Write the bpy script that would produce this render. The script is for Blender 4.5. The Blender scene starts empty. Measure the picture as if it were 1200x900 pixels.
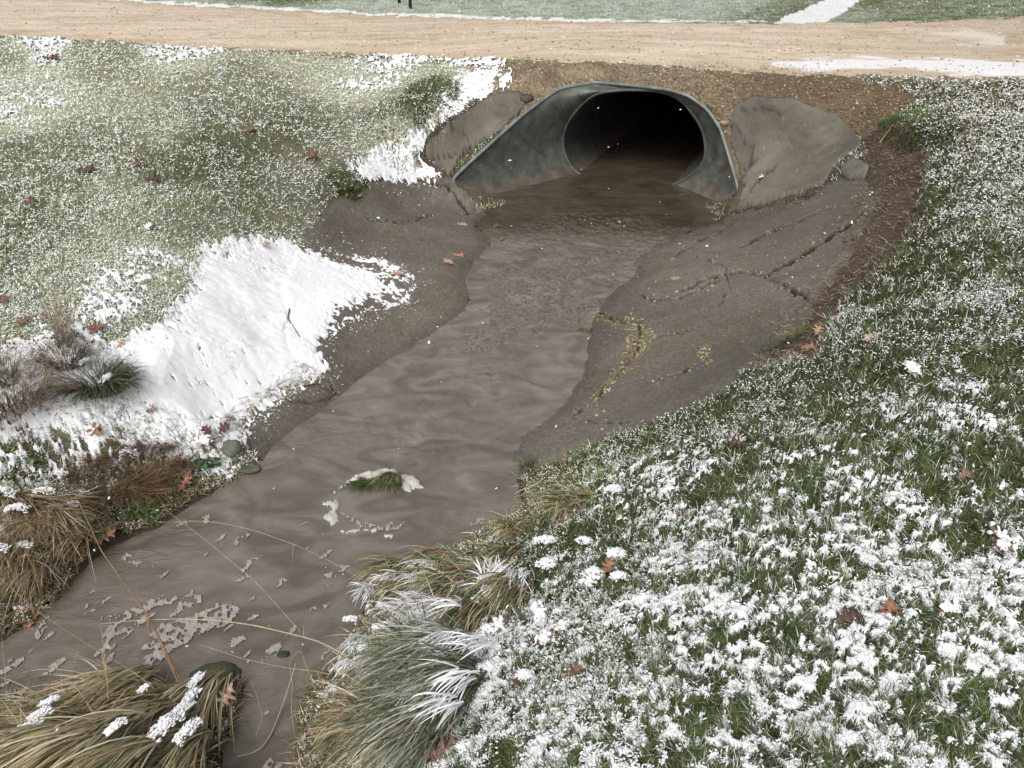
import bpy, math, random
import numpy as np
from mathutils import Vector, Matrix

# ------------------------------------------------------------------ camera, sky, sun, exposure
S = bpy.context.scene
F, CX, CY, CAMH, PIT = 970.0, 600.0, 450.0, 1.6, math.radians(30)
cam = bpy.data.cameras.new('camera'); camo = bpy.data.objects.new('camera', cam)
S.collection.objects.link(camo); S.camera = camo
camo.location = (0, 0, CAMH); camo.rotation_euler = (math.radians(60), 0, 0)
cam.sensor_width = 36; cam.lens = F / 1200 * 36; cam.clip_start = .02; cam.clip_end = 6000

SUN_EL, SUN_AZ = math.radians(48), math.radians(200)      # overcast: wide soft sun
w = bpy.data.worlds.new('World'); S.world = w; w.use_nodes = True
nt = w.node_tree; bg = nt.nodes['Background']
sky = nt.nodes.new('ShaderNodeTexSky'); sky.sky_type = 'NISHITA'; sky.sun_disc = False
sky.sun_elevation = SUN_EL; sky.sun_rotation = SUN_AZ; sky.dust_density = 6; sky.air_density = 1.0
hs = nt.nodes.new('ShaderNodeHueSaturation'); hs.inputs['Saturation'].default_value = .22
nt.links.new(sky.outputs[0], hs.inputs['Color']); nt.links.new(hs.outputs[0], bg.inputs[0])
bg.inputs[1].default_value = .15
sl = bpy.data.lights.new('sun', 'SUN'); sl.energy = 1.1; sl.angle = math.radians(30); sl.color = (1, .97, .93)
so = bpy.data.objects.new('sun', sl); S.collection.objects.link(so)
_sd = Vector((math.sin(SUN_AZ) * math.cos(SUN_EL), math.cos(SUN_AZ) * math.cos(SUN_EL), math.sin(SUN_EL)))
so.rotation_euler = _sd.to_track_quat('Z', 'Y').to_euler()
S.view_settings.view_transform = 'Standard'; S.view_settings.look = 'None'
S.view_settings.gamma = 1; S.view_settings.use_curve_mapping = False
S.view_settings.exposure = .06

rng = np.random.default_rng(7); random.seed(7)
STEP = 1.3

# ------------------------------------------------------------------ projection helpers
cp, sp = math.cos(PIT), math.sin(PIT)
def ray(px, py):
    a = (np.asarray(px, float) - CX) / F; b = -(np.asarray(py, float) - CY) / F
    return a, cp + b * sp, -sp + b * cp
def PZ(px, py, z):
    dx, dy, dz = ray(px, py); t = (z - CAMH) / dz
    return dx * t, dy * t
def PD(px, py, d):
    dx, dy, dz = ray(px, py); t = d / dy
    return np.array([dx * t, dy * t, CAMH + dz * t])
def PZ3(px, py, z):
    x, y = PZ(px, py, z); return np.array([x, y, z], float)
def proj(x, y, z):
    dep = y * cp + (CAMH - z) * sp
    dep = np.where(dep < .05, .05, dep)
    return CX + F * x / dep, CY - F * (y * sp + (z - CAMH) * cp) / dep

# ------------------------------------------------------------------ noise
_T = rng.random((256, 256))
def vnoise(x, y, s, o=0.0):
    x = np.asarray(x) / s + 31.7 + o; y = np.asarray(y) / s + 57.3 + o * 1.7
    xi = np.floor(x).astype(int); yi = np.floor(y).astype(int)
    fx = x - xi; fy = y - yi; fx = fx * fx * (3 - 2 * fx); fy = fy * fy * (3 - 2 * fy)
    a = _T[xi & 255, yi & 255]; b = _T[(xi + 1) & 255, yi & 255]
    c = _T[xi & 255, (yi + 1) & 255]; d = _T[(xi + 1) & 255, (yi + 1) & 255]
    return (a * (1 - fx) + b * fx) * (1 - fy) + (c * (1 - fx) + d * fx) * fy
def fbm(x, y, s, n=3, o=0.0):
    t = 0; a = 1; k = 0
    for i in range(n):
        c, q = math.cos(i * .9), math.sin(i * .9)
        t = t + a * vnoise(x * c - y * q, x * q + y * c, s / 2 ** i, o + 7.3 * i); k += a; a *= .55
    return t / k
def sstep(a, b, x):
    t = np.clip((x - a) / (b - a), 0, 1); return t * t * (3 - 2 * t)
def sdist(poly, x, y, lim=None):
    """signed distance to a polygon, negative inside; far points clamp to +lim"""
    P = np.asarray(poly, float); x = np.asarray(x, float); y = np.asarray(y, float)
    shp = x.shape; x = x.ravel(); y = y.ravel()
    out = np.full(x.shape, 1e9 if lim is None else float(lim))
    if lim is not None:
        m = (x > P[:, 0].min() - lim) & (x < P[:, 0].max() + lim) & (y > P[:, 1].min() - lim) & (y < P[:, 1].max() + lim)
    else: m = np.ones(x.shape, bool)
    X = x[m]; Y = y[m]; d2 = np.full(X.shape, 1e18); ins = np.zeros(X.shape, bool)
    for i in range(len(P)):
        ax, ay = P[i]; bx, by = P[(i + 1) % len(P)]
        ex, ey = bx - ax, by - ay; L = ex * ex + ey * ey + 1e-12
        t = np.clip(((X - ax) * ex + (Y - ay) * ey) / L, 0, 1)
        d2 = np.minimum(d2, (X - ax - t * ex) ** 2 + (Y - ay - t * ey) ** 2)
        c = ((ay > Y) != (by > Y)) & (X < ex * (Y - ay) / (ey if abs(ey) > 1e-12 else 1e-12) + ax)
        ins ^= c
    d = np.sqrt(d2); out[m] = np.where(ins, -d, d)
    return out.reshape(shp)
def ldist(line, x, y, lim=30):
    P = np.asarray(line, float); shp = x.shape; x = x.ravel(); y = y.ravel(); out = np.full(x.shape, float(lim))
    m = (x > P[:, 0].min() - lim) & (x < P[:, 0].max() + lim) & (y > P[:, 1].min() - lim) & (y < P[:, 1].max() + lim)
    X = x[m]; Y = y[m]; d2 = np.full(X.shape, float(lim) ** 2)
    for i in range(len(P) - 1):
        ax, ay = P[i]; ex, ey = P[i + 1] - P[i]; L = ex * ex + ey * ey + 1e-12
        t = np.clip(((X - ax) * ex + (Y - ay) * ey) / L, 0, 1)
        d2 = np.minimum(d2, (X - ax - t * ex) ** 2 + (Y - ay - t * ey) ** 2)
    out[m] = np.sqrt(d2); return out.reshape(shp)

# ------------------------------------------------------------------ terrain heights (surveyed points -> smooth surface)
CTL = [(-200,60,0),(0,60,0),(300,60,0),(560,75,0),(745,88,0),(900,88,0),(1100,92,0),(1400,92,0),(-200,10,.02),(200,10,.02),(600,10,.02),(1000,10,.02),(1400,10,.02),
 (0,100,-.08),(200,100,-.1),(400,90,-.1),(550,85,-.04),(-200,100,-.08),(0,180,-.15),(200,180,-.2),(350,150,-.25),(440,130,-.25),(-200,200,-.2),(0,280,-.3),
 (150,280,-.35),(280,250,-.45),(380,220,-.6),(430,200,-.6),(480,150,-.35),(500,205,-.78),(0,360,-.42),(100,350,-.45),(-150,350,-.4),(200,380,-.6),(250,300,-.55),
 (330,300,-.75),(400,260,-.82),(470,240,-.92),(530,250,-1.0),(300,380,-.8),(400,350,-.92),(480,300,-.97),(350,440,-1.02),(230,450,-.8),(270,480,-.95),(100,430,-.62),
 (0,430,-.55),(-100,450,-.55),(50,500,-.75),(150,500,-.85),(200,560,-1.02),(100,570,-.95),(0,560,-.85),(60,640,-1.05),(0,680,-1.08),(-100,600,-.8),(-150,750,-.9),
 (150,850,-1.02),(50,880,-.98),(150,950,-.9),(0,950,-.85),(240,880,-1.1),(-100,950,-.75),(-60,800,-1.1),
 (380,870,-1.1),(430,860,-.95),(440,900,-.85),(480,780,-.8),(430,720,-1.1),(480,690,-1.0),(550,700,-.7),(560,800,-.45),(550,880,-.35),(650,880,-.15),(650,700,-.45),
 (600,640,-.9),(560,640,-1.05),(650,620,-.7),(620,590,-1.05),(700,560,-.75),(700,500,-1.0),(760,510,-.72),(650,545,-1.08),(800,700,-.15),(750,600,-.45),(850,550,-.3),
 (870,460,-.55),(950,450,-.3),(950,400,-.42),(1050,400,-.12),(1200,400,-.02),(1000,600,-.05),(1200,700,0),(1000,850,0),(800,850,-.05),(1400,500,0),(1400,900,0),(900,1100,0),(500,1100,-.2),
 (1000,350,-.4),(1060,300,-.25),(1100,280,-.1),(1200,250,0),(1110,180,-.05),(1080,150,-.06),(1085,220,-.2),(1040,220,-.33),(1040,180,-.25),(1030,150,-.12),
 (1010,250,-.45),(960,300,-.62),(900,400,-.68),(850,350,-.8),(800,450,-.86),(750,400,-1.0),(700,400,-1.1),(730,480,-.98),(800,300,-.95),(900,290,-.78),(860,260,-.98),
 (790,280,-1.02),(950,230,-.68),(985,200,-.5),(1000,165,-.35),(930,118,-.14),(930,225,-.75),(900,160,-.42),(1400,150,0),(1200,120,0),(1100,110,-.02),(1000,105,-.03),(900,100,-.03),
 (650,102,-.06),(608,131,-.28),(582,154,-.43),(545,190,-.66),(525,212,-.82),(838,124,-.15),(855,150,-.33),(862,180,-.53),(872,205,-.7),(876,228,-.85),(700,94,-.03),(790,101,-.03),
 (560,252,-1.08),(650,250,-1.12),(740,258,-1.12),(820,264,-1.06),
 (600,300,-1.08),(650,350,-1.15),(550,420,-1.25),(450,520,-1.35),(300,600,-1.4),(350,700,-1.45),(150,720,-1.45),(250,820,-1.42),(300,880,-1.42)]
_c = np.array([(*PZ(a, b, z), z) for a, b, z in CTL])
_c = np.vstack([_c, [(-13,20,.15),(0,20,.1),(13,20,.1),(-13,12,0),(13,12,0),(13,5,0),(13,-1,0),(-13,5,-.1),(-13,-1,-.4),(0,-1,0),(5,-1,0),(-5,-1,-.6)]])
def _U(r2): return r2 * np.log(r2 + 1e-9) * .5
n = len(_c); D = ((_c[:, None, :2] - _c[None, :, :2]) ** 2).sum(-1)
A = np.zeros((n + 3, n + 3)); A[:n, :n] = _U(D) + np.eye(n) * .004
A[:n, n] = 1; A[:n, n + 1:] = _c[:, :2]; A[n, :n] = 1; A[n + 1:, :n] = _c[:, :2].T
_wt = np.linalg.solve(A, np.concatenate([_c[:, 2], [0, 0, 0]]))
GX = np.arange(-13, 13.01, .05); GY = np.arange(-1, 20.01, .05)
gx, gy = np.meshgrid(GX, GY, indexing='ij'); HG = _wt[n] + _wt[n + 1] * gx + _wt[n + 2] * gy
for i in range(n): HG += _wt[i] * _U((gx - _c[i, 0]) ** 2 + (gy - _c[i, 1]) ** 2)
HG = np.clip(HG, -1.6, .3)
def W(x, y): return np.interp(y, [2, 4, 5, 6, 7.5, 9], [-1.2, -1.2, -1.15, -1.09, -1.03, -1.01])
def onW(px, py):
    z = -1.1
    for _ in range(6): x, y = PZ(px, py, z); z = float(W(x, y))
    return float(x), float(y)
WPX = [(560,262),(575,248),(620,233),(690,215),(800,222),(838,257),(805,270),(772,285),(745,300),(742,322),(712,345),(694,370),(688,400),(682,440),(655,478),(610,508),(598,530),(603,560),
       (612,590),(570,622),(545,640),(490,655),(455,680),(420,730),(400,770),(360,800),(345,850),(345,900),(330,1050),(250,960),(262,880),(285,840),(290,800),(262,790),(225,808),(180,790),(90,815),(30,842),
       (-60,860),(-260,900),(-300,790),(-120,760),(0,752),(40,735),(78,700),(105,660),(130,640),(190,617),(232,588),(262,574),(300,552),(325,520),(352,500),(395,468),(430,440),(470,418),(505,395),
       (545,368),(556,352),(548,330),(560,305),(580,285)]
WPOLY = np.array([onW(*p) for p in WPX])
HOLEpx = [(547,246,8.25),(530,214,8.33),(532,209,8.35),(553,189,8.48),(587,158,8.7),(613,135,8.9),(644,112,9.1),(658,104,9.2),(697,97,9.3),(740,101,9.08),(782,105.5,8.85),
          (807,113,8.72),(829,129,8.6),(844,151,8.45),(853,180,8.3),(860,204,8.2),(866,225,8.12),(857,246,8.08)]
RIM = np.array([PD(*p) for p in HOLEpx])
HOLE = RIM[:, :2]
_sw = sdist(WPOLY, gx, gy, 3.0); _wz = W(gx, gy)
HG = np.where(_sw < 0, np.minimum(HG, _wz - .004 - .18 * np.minimum(-_sw, 1)), np.maximum(HG, _wz + .001 + .04 * np.minimum(_sw, .5)))
# ground beside the culvert's rim stands level with it
_bd = np.full(gx.shape, 9.); _bz = np.zeros(gx.shape)
for _i in range(len(RIM) - 1):
    a_, b_ = RIM[_i], RIM[_i + 1]; e_ = (b_ - a_)[:2]; t_ = np.clip(((gx - a_[0]) * e_[0] + (gy - a_[1]) * e_[1]) / (e_ @ e_), 0, 1)
    d_ = np.hypot(gx - a_[0] - t_ * e_[0], gy - a_[1] - t_ * e_[1]); z_ = a_[2] + t_ * (b_[2] - a_[2]); m_ = d_ < _bd
    _bd = np.where(m_, d_, _bd); _bz = np.where(m_, z_, _bz)
_w = (1 - sstep(.08, .42, _bd)) * sstep(-.95, -.72, _bz)
HG = HG * (1 - _w) + (_bz - .012) * _w
HG = np.where((_sw >= 0) & (_sw < 1.2) & (gy > 3.3) & (gy < 8.15), np.minimum(HG, _wz + .001 + .13 * _sw + 1.1 * _sw ** 2), HG)
def H(x, y):
    x = np.asarray(x, float); y = np.asarray(y, float)
    u = np.clip((x - GX[0]) / .05, 0, len(GX) - 1.001); v = np.clip((y - GY[0]) / .05, 0, len(GY) - 1.001)
    i = u.astype(int); j = v.astype(int); fu = u - i; fv = v - j
    h = (HG[i, j] * (1 - fu) + HG[i + 1, j] * fu) * (1 - fv) + (HG[i, j + 1] * (1 - fu) + HG[i + 1, j + 1] * fu) * fv
    far = np.clip(np.maximum(np.abs(x) - 13, y - 20) / 60, 0, 1)
    return h * (1 - far) + .1 * far
def hit(px, py, up=0.0):
    """point on the ground seen at this pixel of the photograph"""
    dx, dy, dz = ray(px, py); t = np.linspace(.8, 30, 3000) ** 1.0
    g = H(dx * t, dy * t) + up - (CAMH + dz * t); k = int(np.argmax(g > 0)) if (g > 0).any() else len(t) - 1
    t = t[k]; return np.array([dx * t, dy * t, CAMH + dz * t])
def hitw(px, py):
    x, y = onW(px, py); return np.array([x, y, float(W(x, y))])

# ------------------------------------------------------------------ object helpers
COL = S.collection
def setp(o, label=None, cat=None, group=None, kind=None):
    for k, v in (('label', label), ('category', cat), ('group', group), ('kind', kind)):
        if v: o[k] = v
    return o
def mk(name, V, faces, mat=None, parent=None, col=None, smooth=False, loc=None):
    """faces: list of int arrays (m,k); one mesh object"""
    V = np.asarray(V, np.float32)
    if loc is not None: V = V - np.asarray(loc, np.float32)
    me = bpy.data.meshes.new(name)
    fl = [np.asarray(f, np.int32) for f in faces if len(f)]
    tot = np.concatenate([np.full(len(f), f.shape[1], np.int32) for f in fl]); idx = np.concatenate([f.ravel() for f in fl])
    me.vertices.add(len(V)); me.vertices.foreach_set('co', V.ravel())
    me.loops.add(len(idx)); me.loops.foreach_set('vertex_index', idx)
    me.polygons.add(len(tot)); me.polygons.foreach_set('loop_start', np.concatenate([[0], np.cumsum(tot)[:-1]]).astype(np.int32))
    me.polygons.foreach_set('use_smooth', np.full(len(tot), smooth, bool))
    me.update(calc_edges=True)
    if col is not None:
        a = me.color_attributes.new('col', 'FLOAT_COLOR', 'POINT'); c = np.ones((len(V), 4), np.float32); c[:, :np.shape(col)[1]] = np.clip(col, 0, 1)
        a.data.foreach_set('color', c.ravel())
    if mat: me.materials.append(mat)
    o = bpy.data.objects.new(name, me); COL.objects.link(o)
    if parent is not None: o.parent = parent
    if loc is not None and parent is None: o.location = tuple(loc)
    return o
def empty(name, loc):
    o = bpy.data.objects.new(name, None); COL.objects.link(o); o.location = tuple(float(v) for v in loc); return o

def mat_attr(name, rough=.8, nscale=200, namt=.25, bump=.3, bscale=120, spec=.3, sss=0, color=None, bdist=.004, wet=None):
    m = bpy.data.materials.new(name); m.use_nodes = True; t = m.node_tree; L = t.links
    b = t.nodes['Principled BSDF']; b.inputs['Roughness'].default_value = rough; b.inputs['Specular IOR Level'].default_value = spec
    tc = t.nodes.new('ShaderNodeTexCoord')
    nz = t.nodes.new('ShaderNodeTexNoise'); nz.inputs['Scale'].default_value = nscale; nz.inputs['Detail'].default_value = 3
    L.new(tc.outputs['Object'], nz.inputs['Vector'])
    mr = t.nodes.new('ShaderNodeMapRange'); mr.inputs['From Min'].default_value = .3; mr.inputs['From Max'].default_value = .7
    mr.inputs['To Min'].default_value = 1 - namt; mr.inputs['To Max'].default_value = 1 + namt; L.new(nz.outputs[0], mr.inputs[0])
    mx = t.nodes.new('ShaderNodeMix'); mx.data_type = 'RGBA'; mx.blend_type = 'MULTIPLY'; mx.inputs['Factor'].default_value = 1
    if color is None:
        at = t.nodes.new('ShaderNodeVertexColor'); at.layer_name = 'col'; L.new(at.outputs[0], mx.inputs['A'])
    else: mx.inputs['A'].default_value = (*color, 1)
    L.new(mr.outputs[0], mx.inputs['B']); L.new(mx.outputs['Result'], b.inputs['Base Color'])
    if wet == 'alpha': L.new(at.outputs['Alpha'], b.inputs['Roughness'])
    elif wet:
        n2 = t.nodes.new('ShaderNodeTexNoise'); n2.inputs['Scale'].default_value = wet[0]; n2.inputs['Detail'].default_value = 4; L.new(tc.outputs['Object'], n2.inputs['Vector'])
        r2 = t.nodes.new('ShaderNodeMapRange'); r2.inputs['From Min'].default_value = .4; r2.inputs['From Max'].default_value = .62
        r2.inputs['To Min'].default_value = wet[1]; r2.inputs['To Max'].default_value = wet[2]; L.new(n2.outputs[0], r2.inputs[0]); L.new(r2.outputs[0], b.inputs['Roughness'])
    if bump:
        bz = t.nodes.new('ShaderNodeTexNoise'); bz.inputs['Scale'].default_value = bscale; bz.inputs['Detail'].default_value = 5
        L.new(tc.outputs['Object'], bz.inputs['Vector'])
        bp = t.nodes.new('ShaderNodeBump'); bp.inputs['Strength'].default_value = bump; bp.inputs['Distance'].default_value = bdist
        L.new(bz.outputs[0], bp.inputs['Height']); L.new(bp.outputs[0], b.inputs['Normal'])
    if sss:
        b.inputs['Subsurface Weight'].default_value = sss; b.inputs['Subsurface Radius'].default_value = (.01, .012, .015); b.inputs['Subsurface Scale'].default_value = 1
    return m
M_GROUND = mat_attr('soil and turf', .95, 260, .3, .6, 180, .1, bdist=.006)
M_ROAD = mat_attr('wet limestone grit', .85, 90, .16, .5, 90, .2, bdist=.01)
M_ASPH = mat_attr('old asphalt', .62, 420, .35, .8, 330, .35, bdist=.006, wet='alpha')
M_SLAB = mat_attr('worn paving', .75, 300, .22, .6, 160, .3, bdist=.006)
M_SNOW = mat_attr('fresh snow', .7, 60, .04, .22, 220, .2, bdist=.004)
M_BLADE = mat_attr('grass blade', .6, 60, .15, 0, spec=.25)
M_LEAF = mat_attr('dead leaf', .55, 90, .3, .4, 60, spec=.35)
M_STONE = mat_attr('gravel stone', .7, 120, .25, .3, 100)
M_TWIG = mat_attr('dry stem', .6, 150, .3, .3, 200)
M_WHITEBL = mat_attr('snow on blades', .7, 40, .03, .2, 200, .2)

# ------------------------------------------------------------------ master grid
xs = np.concatenate([np.arange(-1600, -140, 22), np.arange(-140, 1340, STEP), np.arange(1340, 1720, 3.2), np.arange(1722, 2800, 22)])
ys = np.concatenate([[-109.4, -108.5, -107, -104, -100, -95, -90, -84, -78, -70, -62, -54, -46, -38, -30, -23, -16, -11], np.arange(-7, 95, STEP), np.arange(95, 420, .66), np.arange(420, 935, STEP), np.arange(936, 1290, 1.7), np.arange(1292, 1900, 14)])
X0, Y0 = np.meshgrid(xs, ys, indexing='ij'); wx, wy = PZ(X0, Y0, -.4)
NX, NY = wx.shape
wz = H(wx, wy)
px, py = proj(wx, wy, wz)
rs = vnoise(wx, wy, .011, 3); rs2 = vnoise(wx, wy, .005, 6)
def fc(mask_v):   # quads whose four corners are all in the mask
    q = mask_v[:-1, :-1] & mask_v[1:, :-1] & mask_v[1:, 1:] & mask_v[:-1, 1:]
    i, j = np.nonzero(q); a = i * NY + j
    return np.stack([a, a + NY, a + NY + 1, a + 1], 1)
def sheet(name, quads, Z, col, mat, smooth=True, thick=0, loc=None, parent=None):
    used = np.unique(quads); mp = np.full(NX * NY, -1, np.int64); mp[used] = np.arange(len(used))
    V = np.stack([wx.ravel()[used], wy.ravel()[used], Z.ravel()[used]], 1); Q = mp[quads]; C = col.reshape(NX * NY, -1)[used] if col is not None else None
    fs = [Q]
    if thick:      # skirt round the boundary + underside
        e = np.concatenate([Q[:, [0, 1]], Q[:, [1, 2]], Q[:, [2, 3]], Q[:, [3, 0]]]); key = np.sort(e, 1)
        k = key[:, 0] * (len(V) + 1) + key[:, 1]; _, inv, cnt = np.unique(k, return_inverse=True, return_counts=True)
        be = e[cnt[inv] == 1]; N = len(V); V2 = V.copy(); V2[:, 2] -= thick; V = np.vstack([V, V2])
        if C is not None: C = np.vstack([C, C * .8])
        fs = [Q, Q[:, ::-1] + N, np.stack([be[:, 1], be[:, 0], be[:, 0] + N, be[:, 1] + N], 1)]
    return mk(name, V, fs, mat, parent, C, smooth, loc)

# region fields (pixel-space survey of the plan, wobbled edges)
wob = (fbm(wx, wy, .22, 4) - .5)
wobf = (fbm(wx, wy, .05, 2, 3) - .5)
ROADP = [(-1600,-40),(-600,-5),(-300,22),(0,40),(200,52),(400,62),(560,69),(700,73),(880,85),(1000,89),(1200,91),(2800,92),(2800,-30),(1500,8),(1200,20),(1100,24),(880,28),(650,25),(440,18),(250,8),(130,0),(-300,-26),(-1600,-70)]
sd_road = sdist(ROADP, px, py, 60) + wob * 7
THIN = [(560,302),(640,297),(700,288),(760,287),(800,278),(770,300),(745,310),(715,345),(696,370),(690,385),(655,392),(640,402),(600,405),(572,420),(540,425),(520,412),(545,385),(566,350),(556,325)]
APR = [(860,246),(910,233),(960,219),(985,208),(1012,206),(1028,235),(1018,262),(1000,292),(965,340),(948,372),(915,405),(880,430),(852,458),(800,480),(745,500),(700,518),(655,543),(600,562),(500,600),
       (330,560),(292,525),(288,500),(300,482),(345,462),(380,440),(340,420),(330,330),(355,280),(375,255),(400,228),(440,216),(500,208),(530,216),(547,246),(700,262),(820,264),(850,258),(876,236)]
sd_apr = sdist(APR, px, py, 60) + wob * 14 + wobf * 5
for _p in ([(430,212),(500,206),(528,207),(556,235),(560,266),(440,236)], [(846,262),(858,236),(866,222),(876,214),(905,232),(890,262),(836,268)]): sd_apr = np.minimum(sd_apr, sdist(_p, px, py, 60) + wobf * 4)
SOIL = [(1000,128),(1040,130),(1072,152),(1090,185),(1084,235),(1058,285),(1024,322),(990,352),(968,390),(955,425),(925,420),(900,430),(870,440),(900,400),(940,360),(990,290),(1010,250),(1005,180)]
_wpx, _wpy = proj(wx, wy, W(wx, wy))
thinw = 1 - sstep(-16, 10, sdist(THIN, _wpx, _wpy, 60) + wob * 26 + wobf * 10)
sd_soil = sdist(SOIL, px, py, 60) + wob * 14 + wobf * 8
SHO = [(545,70),(640,71),(880,84),(985,90),(1050,100),(1075,118),(1045,138),(1010,160),(1000,150),(930,116),(880,116),(862,125),(870,200),(856,230),(850,158),(832,128),(800,112),(700,100),(652,110),(618,138),(592,150),(580,118),(560,100)]
sd_sho = sdist(SHO, px, py, 60) + wob * 10 + wobf * 6
SN1 = [(238,292),(300,284),(352,292),(400,300),(445,312),(484,331),(474,350),(440,362),(405,376),(384,396),(378,415),(384,436),(350,455),(312,480),(292,498),(215,492),(165,472),(136,412),(178,392),(212,362),(232,330)]
sd_sn1 = sdist(SN1, px, py, 60) + wob * 14 + wobf * 5
SN2 = [(412,190),(440,178),(480,160),(505,138),(528,112),(545,78),(585,74),(590,90),(572,112),(548,130),(520,150),(500,168),(490,186),(515,205),(500,214),(450,218),(420,216)]
sd_sn2 = sdist(SN2, px, py, 60) + wob * 18 + wobf * 10
sw = sdist(WPOLY, wx, wy, 3.0)
hole = sdist(HOLE, wx, wy, 1.0)
SLAB_L = [(581,112),(606,109),(617,115),(615,125),(608,136),(585,156),(551,177),(537,188),(532,203),(526,208),(518,201),(497,186),(502,167),(524,147),(553,129)]
SLAB_R = [(860,127),(880,117),(927,118),(950,127),(980,137),(1000,158),(1008,173),(982,192),(967,215),(933,229),(893,239),(863,246),(870,222),(868,205),(862,190),(856,167),(855,145)]
SLAB_S = [(982,203),(990,196),(998,190),(1008,193),(1018,200),(1013,212),(1001,214),(989,211)]
sd_slab = np.minimum(np.minimum(sdist(SLAB_L, px, py, 40), sdist(SLAB_R, px, py, 40)), sdist(SLAB_S, px, py, 40))
lawn_m = (hole > .16) & ~((px > 590) & (px < 880) & (py > 80) & (py < 150)) & ~((px > 540) & (px < 885) & (py > 190) & (py < 280)) & (sd_slab > 5) & (sd_road > 0) & (sd_apr > 0) & (sd_soil > 0) & (sd_sho > 0) & (sw > .03)

# --- snow cover over the turf: (px, py, cover)
COV = [(0,60,.5),(40,45,1.),(120,75,.5),(220,62,.95),(300,100,.45),(260,130,.38),(330,60,.7),(270,100,.42),(230,90,.5),(400,80,.6),(420,105,.9),(480,75,.95),(450,90,.95),(550,80,1.),(420,80,.85),(380,75,.7),(500,150,.9),(455,160,.8),(480,125,.12),(515,100,.25),(440,150,.55),(400,140,.35),(0,120,.8),(60,110,.8),
 (140,120,.6),(180,150,.55),(120,170,.42),(40,200,.4),(200,200,.3),(260,180,.3),(320,170,.3),(360,200,.5),(300,230,.35),(150,240,.6),(200,250,.45),(60,250,.35),(340,250,.5),(250,270,.5),(100,290,.55),(0,290,.35),
 (400,225,.2),(180,320,.9),(60,330,.55),(130,350,.9),(170,350,.9),(120,320,.85),(0,380,.55),(200,375,.4),(215,340,.7),(40,400,.75),(20,300,.4),
 (30,430,1.0),(100,470,1.0),(60,520,1.0),(200,500,1.0),(150,520,.9),(240,490,1.0),(20,600,.6),(130,560,.35),(60,560,.3),(20,540,.25),(180,580,.2),(100,610,.3),(250,520,.7),
 (1080,120,.7),(1150,140,.75),(1200,110,.7),(1060,140,.3),(1100,170,.35),(1150,200,.6),(1120,240,.4),(1200,250,.55),(1090,300,.2),(1040,360,.2),(1150,330,.35),(1000,400,.2),(980,420,.3),(960,440,.25),
 (1030,380,.12),(1060,330,.12),(1010,440,.2),(1085,270,.12),(1110,210,.22),(1120,300,.22),(1100,400,.3),(1200,420,.42),(1000,460,.45),(900,460,.45),(860,500,.3),(900,540,.45),(1050,520,.5),(1200,550,.5),(780,530,.5),(730,550,.5),(800,580,.5),(850,620,.5),(1000,620,.55),(1130,620,.45),
 (700,620,.4),(900,700,.5),(1040,700,.4),(1180,700,.5),(960,800,.7),(1000,780,.65),(900,820,.55),(1100,800,.5),(1190,850,.6),(800,760,.5),(830,860,.5),(720,780,.4),(680,860,.5),(620,880,.5),(740,850,.45),
 (600,820,.45),(680,700,.45),(580,730,.55),(480,880,.55),(560,780,.5),(500,720,.5),(450,880,.5),(880,430,.45),(850,450,.3),(1030,880,.55),(1150,900,.5),(0,900,.5),(150,900,.5),(60,860,.4)]
def cover(px, py):
    sh = px.shape; px = px.ravel(); py = py.ravel(); n_ = np.zeros(px.shape); d_ = np.zeros(px.shape)
    for a, b, c in COV:
        yy = max(b, 40); s = 16 + yy * .055
        g = np.exp(-((px - a) ** 2 / (2.2 * s * s) + (py - b) ** 2 / (s * s))) + 1e-5 / (1 + ((px - a) ** 2 + 2 * (py - b) ** 2) / 1e4); n_ += g * c; d_ += g
    return (n_ / d_).reshape(sh)
gcx = np.arange(-200, 1421, 12.); gcy = np.arange(-120, 1101, 8.)
_cg = cover(*np.meshgrid(gcx, gcy, indexing='ij'))
def coverf(a, b):
    u = np.clip((a - gcx[0]) / 12, 0, len(gcx) - 1.001); v = np.clip((b - gcy[0]) / 8, 0, len(gcy) - 1.001); i = u.astype(int); j = v.astype(int); fu = u - i; fv = v - j
    return (_cg[i, j] * (1 - fu) + _cg[i + 1, j] * fu) * (1 - fv) + (_cg[i, j + 1] * (1 - fu) + _cg[i + 1, j + 1] * fu) * fv
def snowv(x, y):
    """0..1 roughly uniform clod pattern"""
    wxx = x + .012 * (vnoise(x, y, .02, 9) - .5) * 2; wyy = y + .012 * (vnoise(x, y, .02, 19) - .5) * 2
    v = .62 * vnoise(wxx, wyy, .0125, 1) + .42 * vnoise(wxx, wyy, .027, 2) + .28 * vnoise(wxx, wyy, .11, 4) + .2 * vnoise(wxx, wyy, .4, 5)
    v = (v / 1.48 - .5) / .125
    return 1 / (1 + np.exp(-1.7 * v))
cov = coverf(px, py)
far_lawn = sstep(30, 5, py)
cov = np.where(sd_sn1 < 0, np.maximum(cov, 1.15), np.where(sd_sn1 < 14, np.maximum(cov, 1.15 - sd_sn1 / 14 * .6), cov))
cov = np.where(sd_sn2 < 0, np.maximum(cov, .95), np.where(sd_sn2 < 10, np.maximum(cov, .95 - sd_sn2 / 10 * .4), cov))
sv = snowv(wx, wy)

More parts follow.
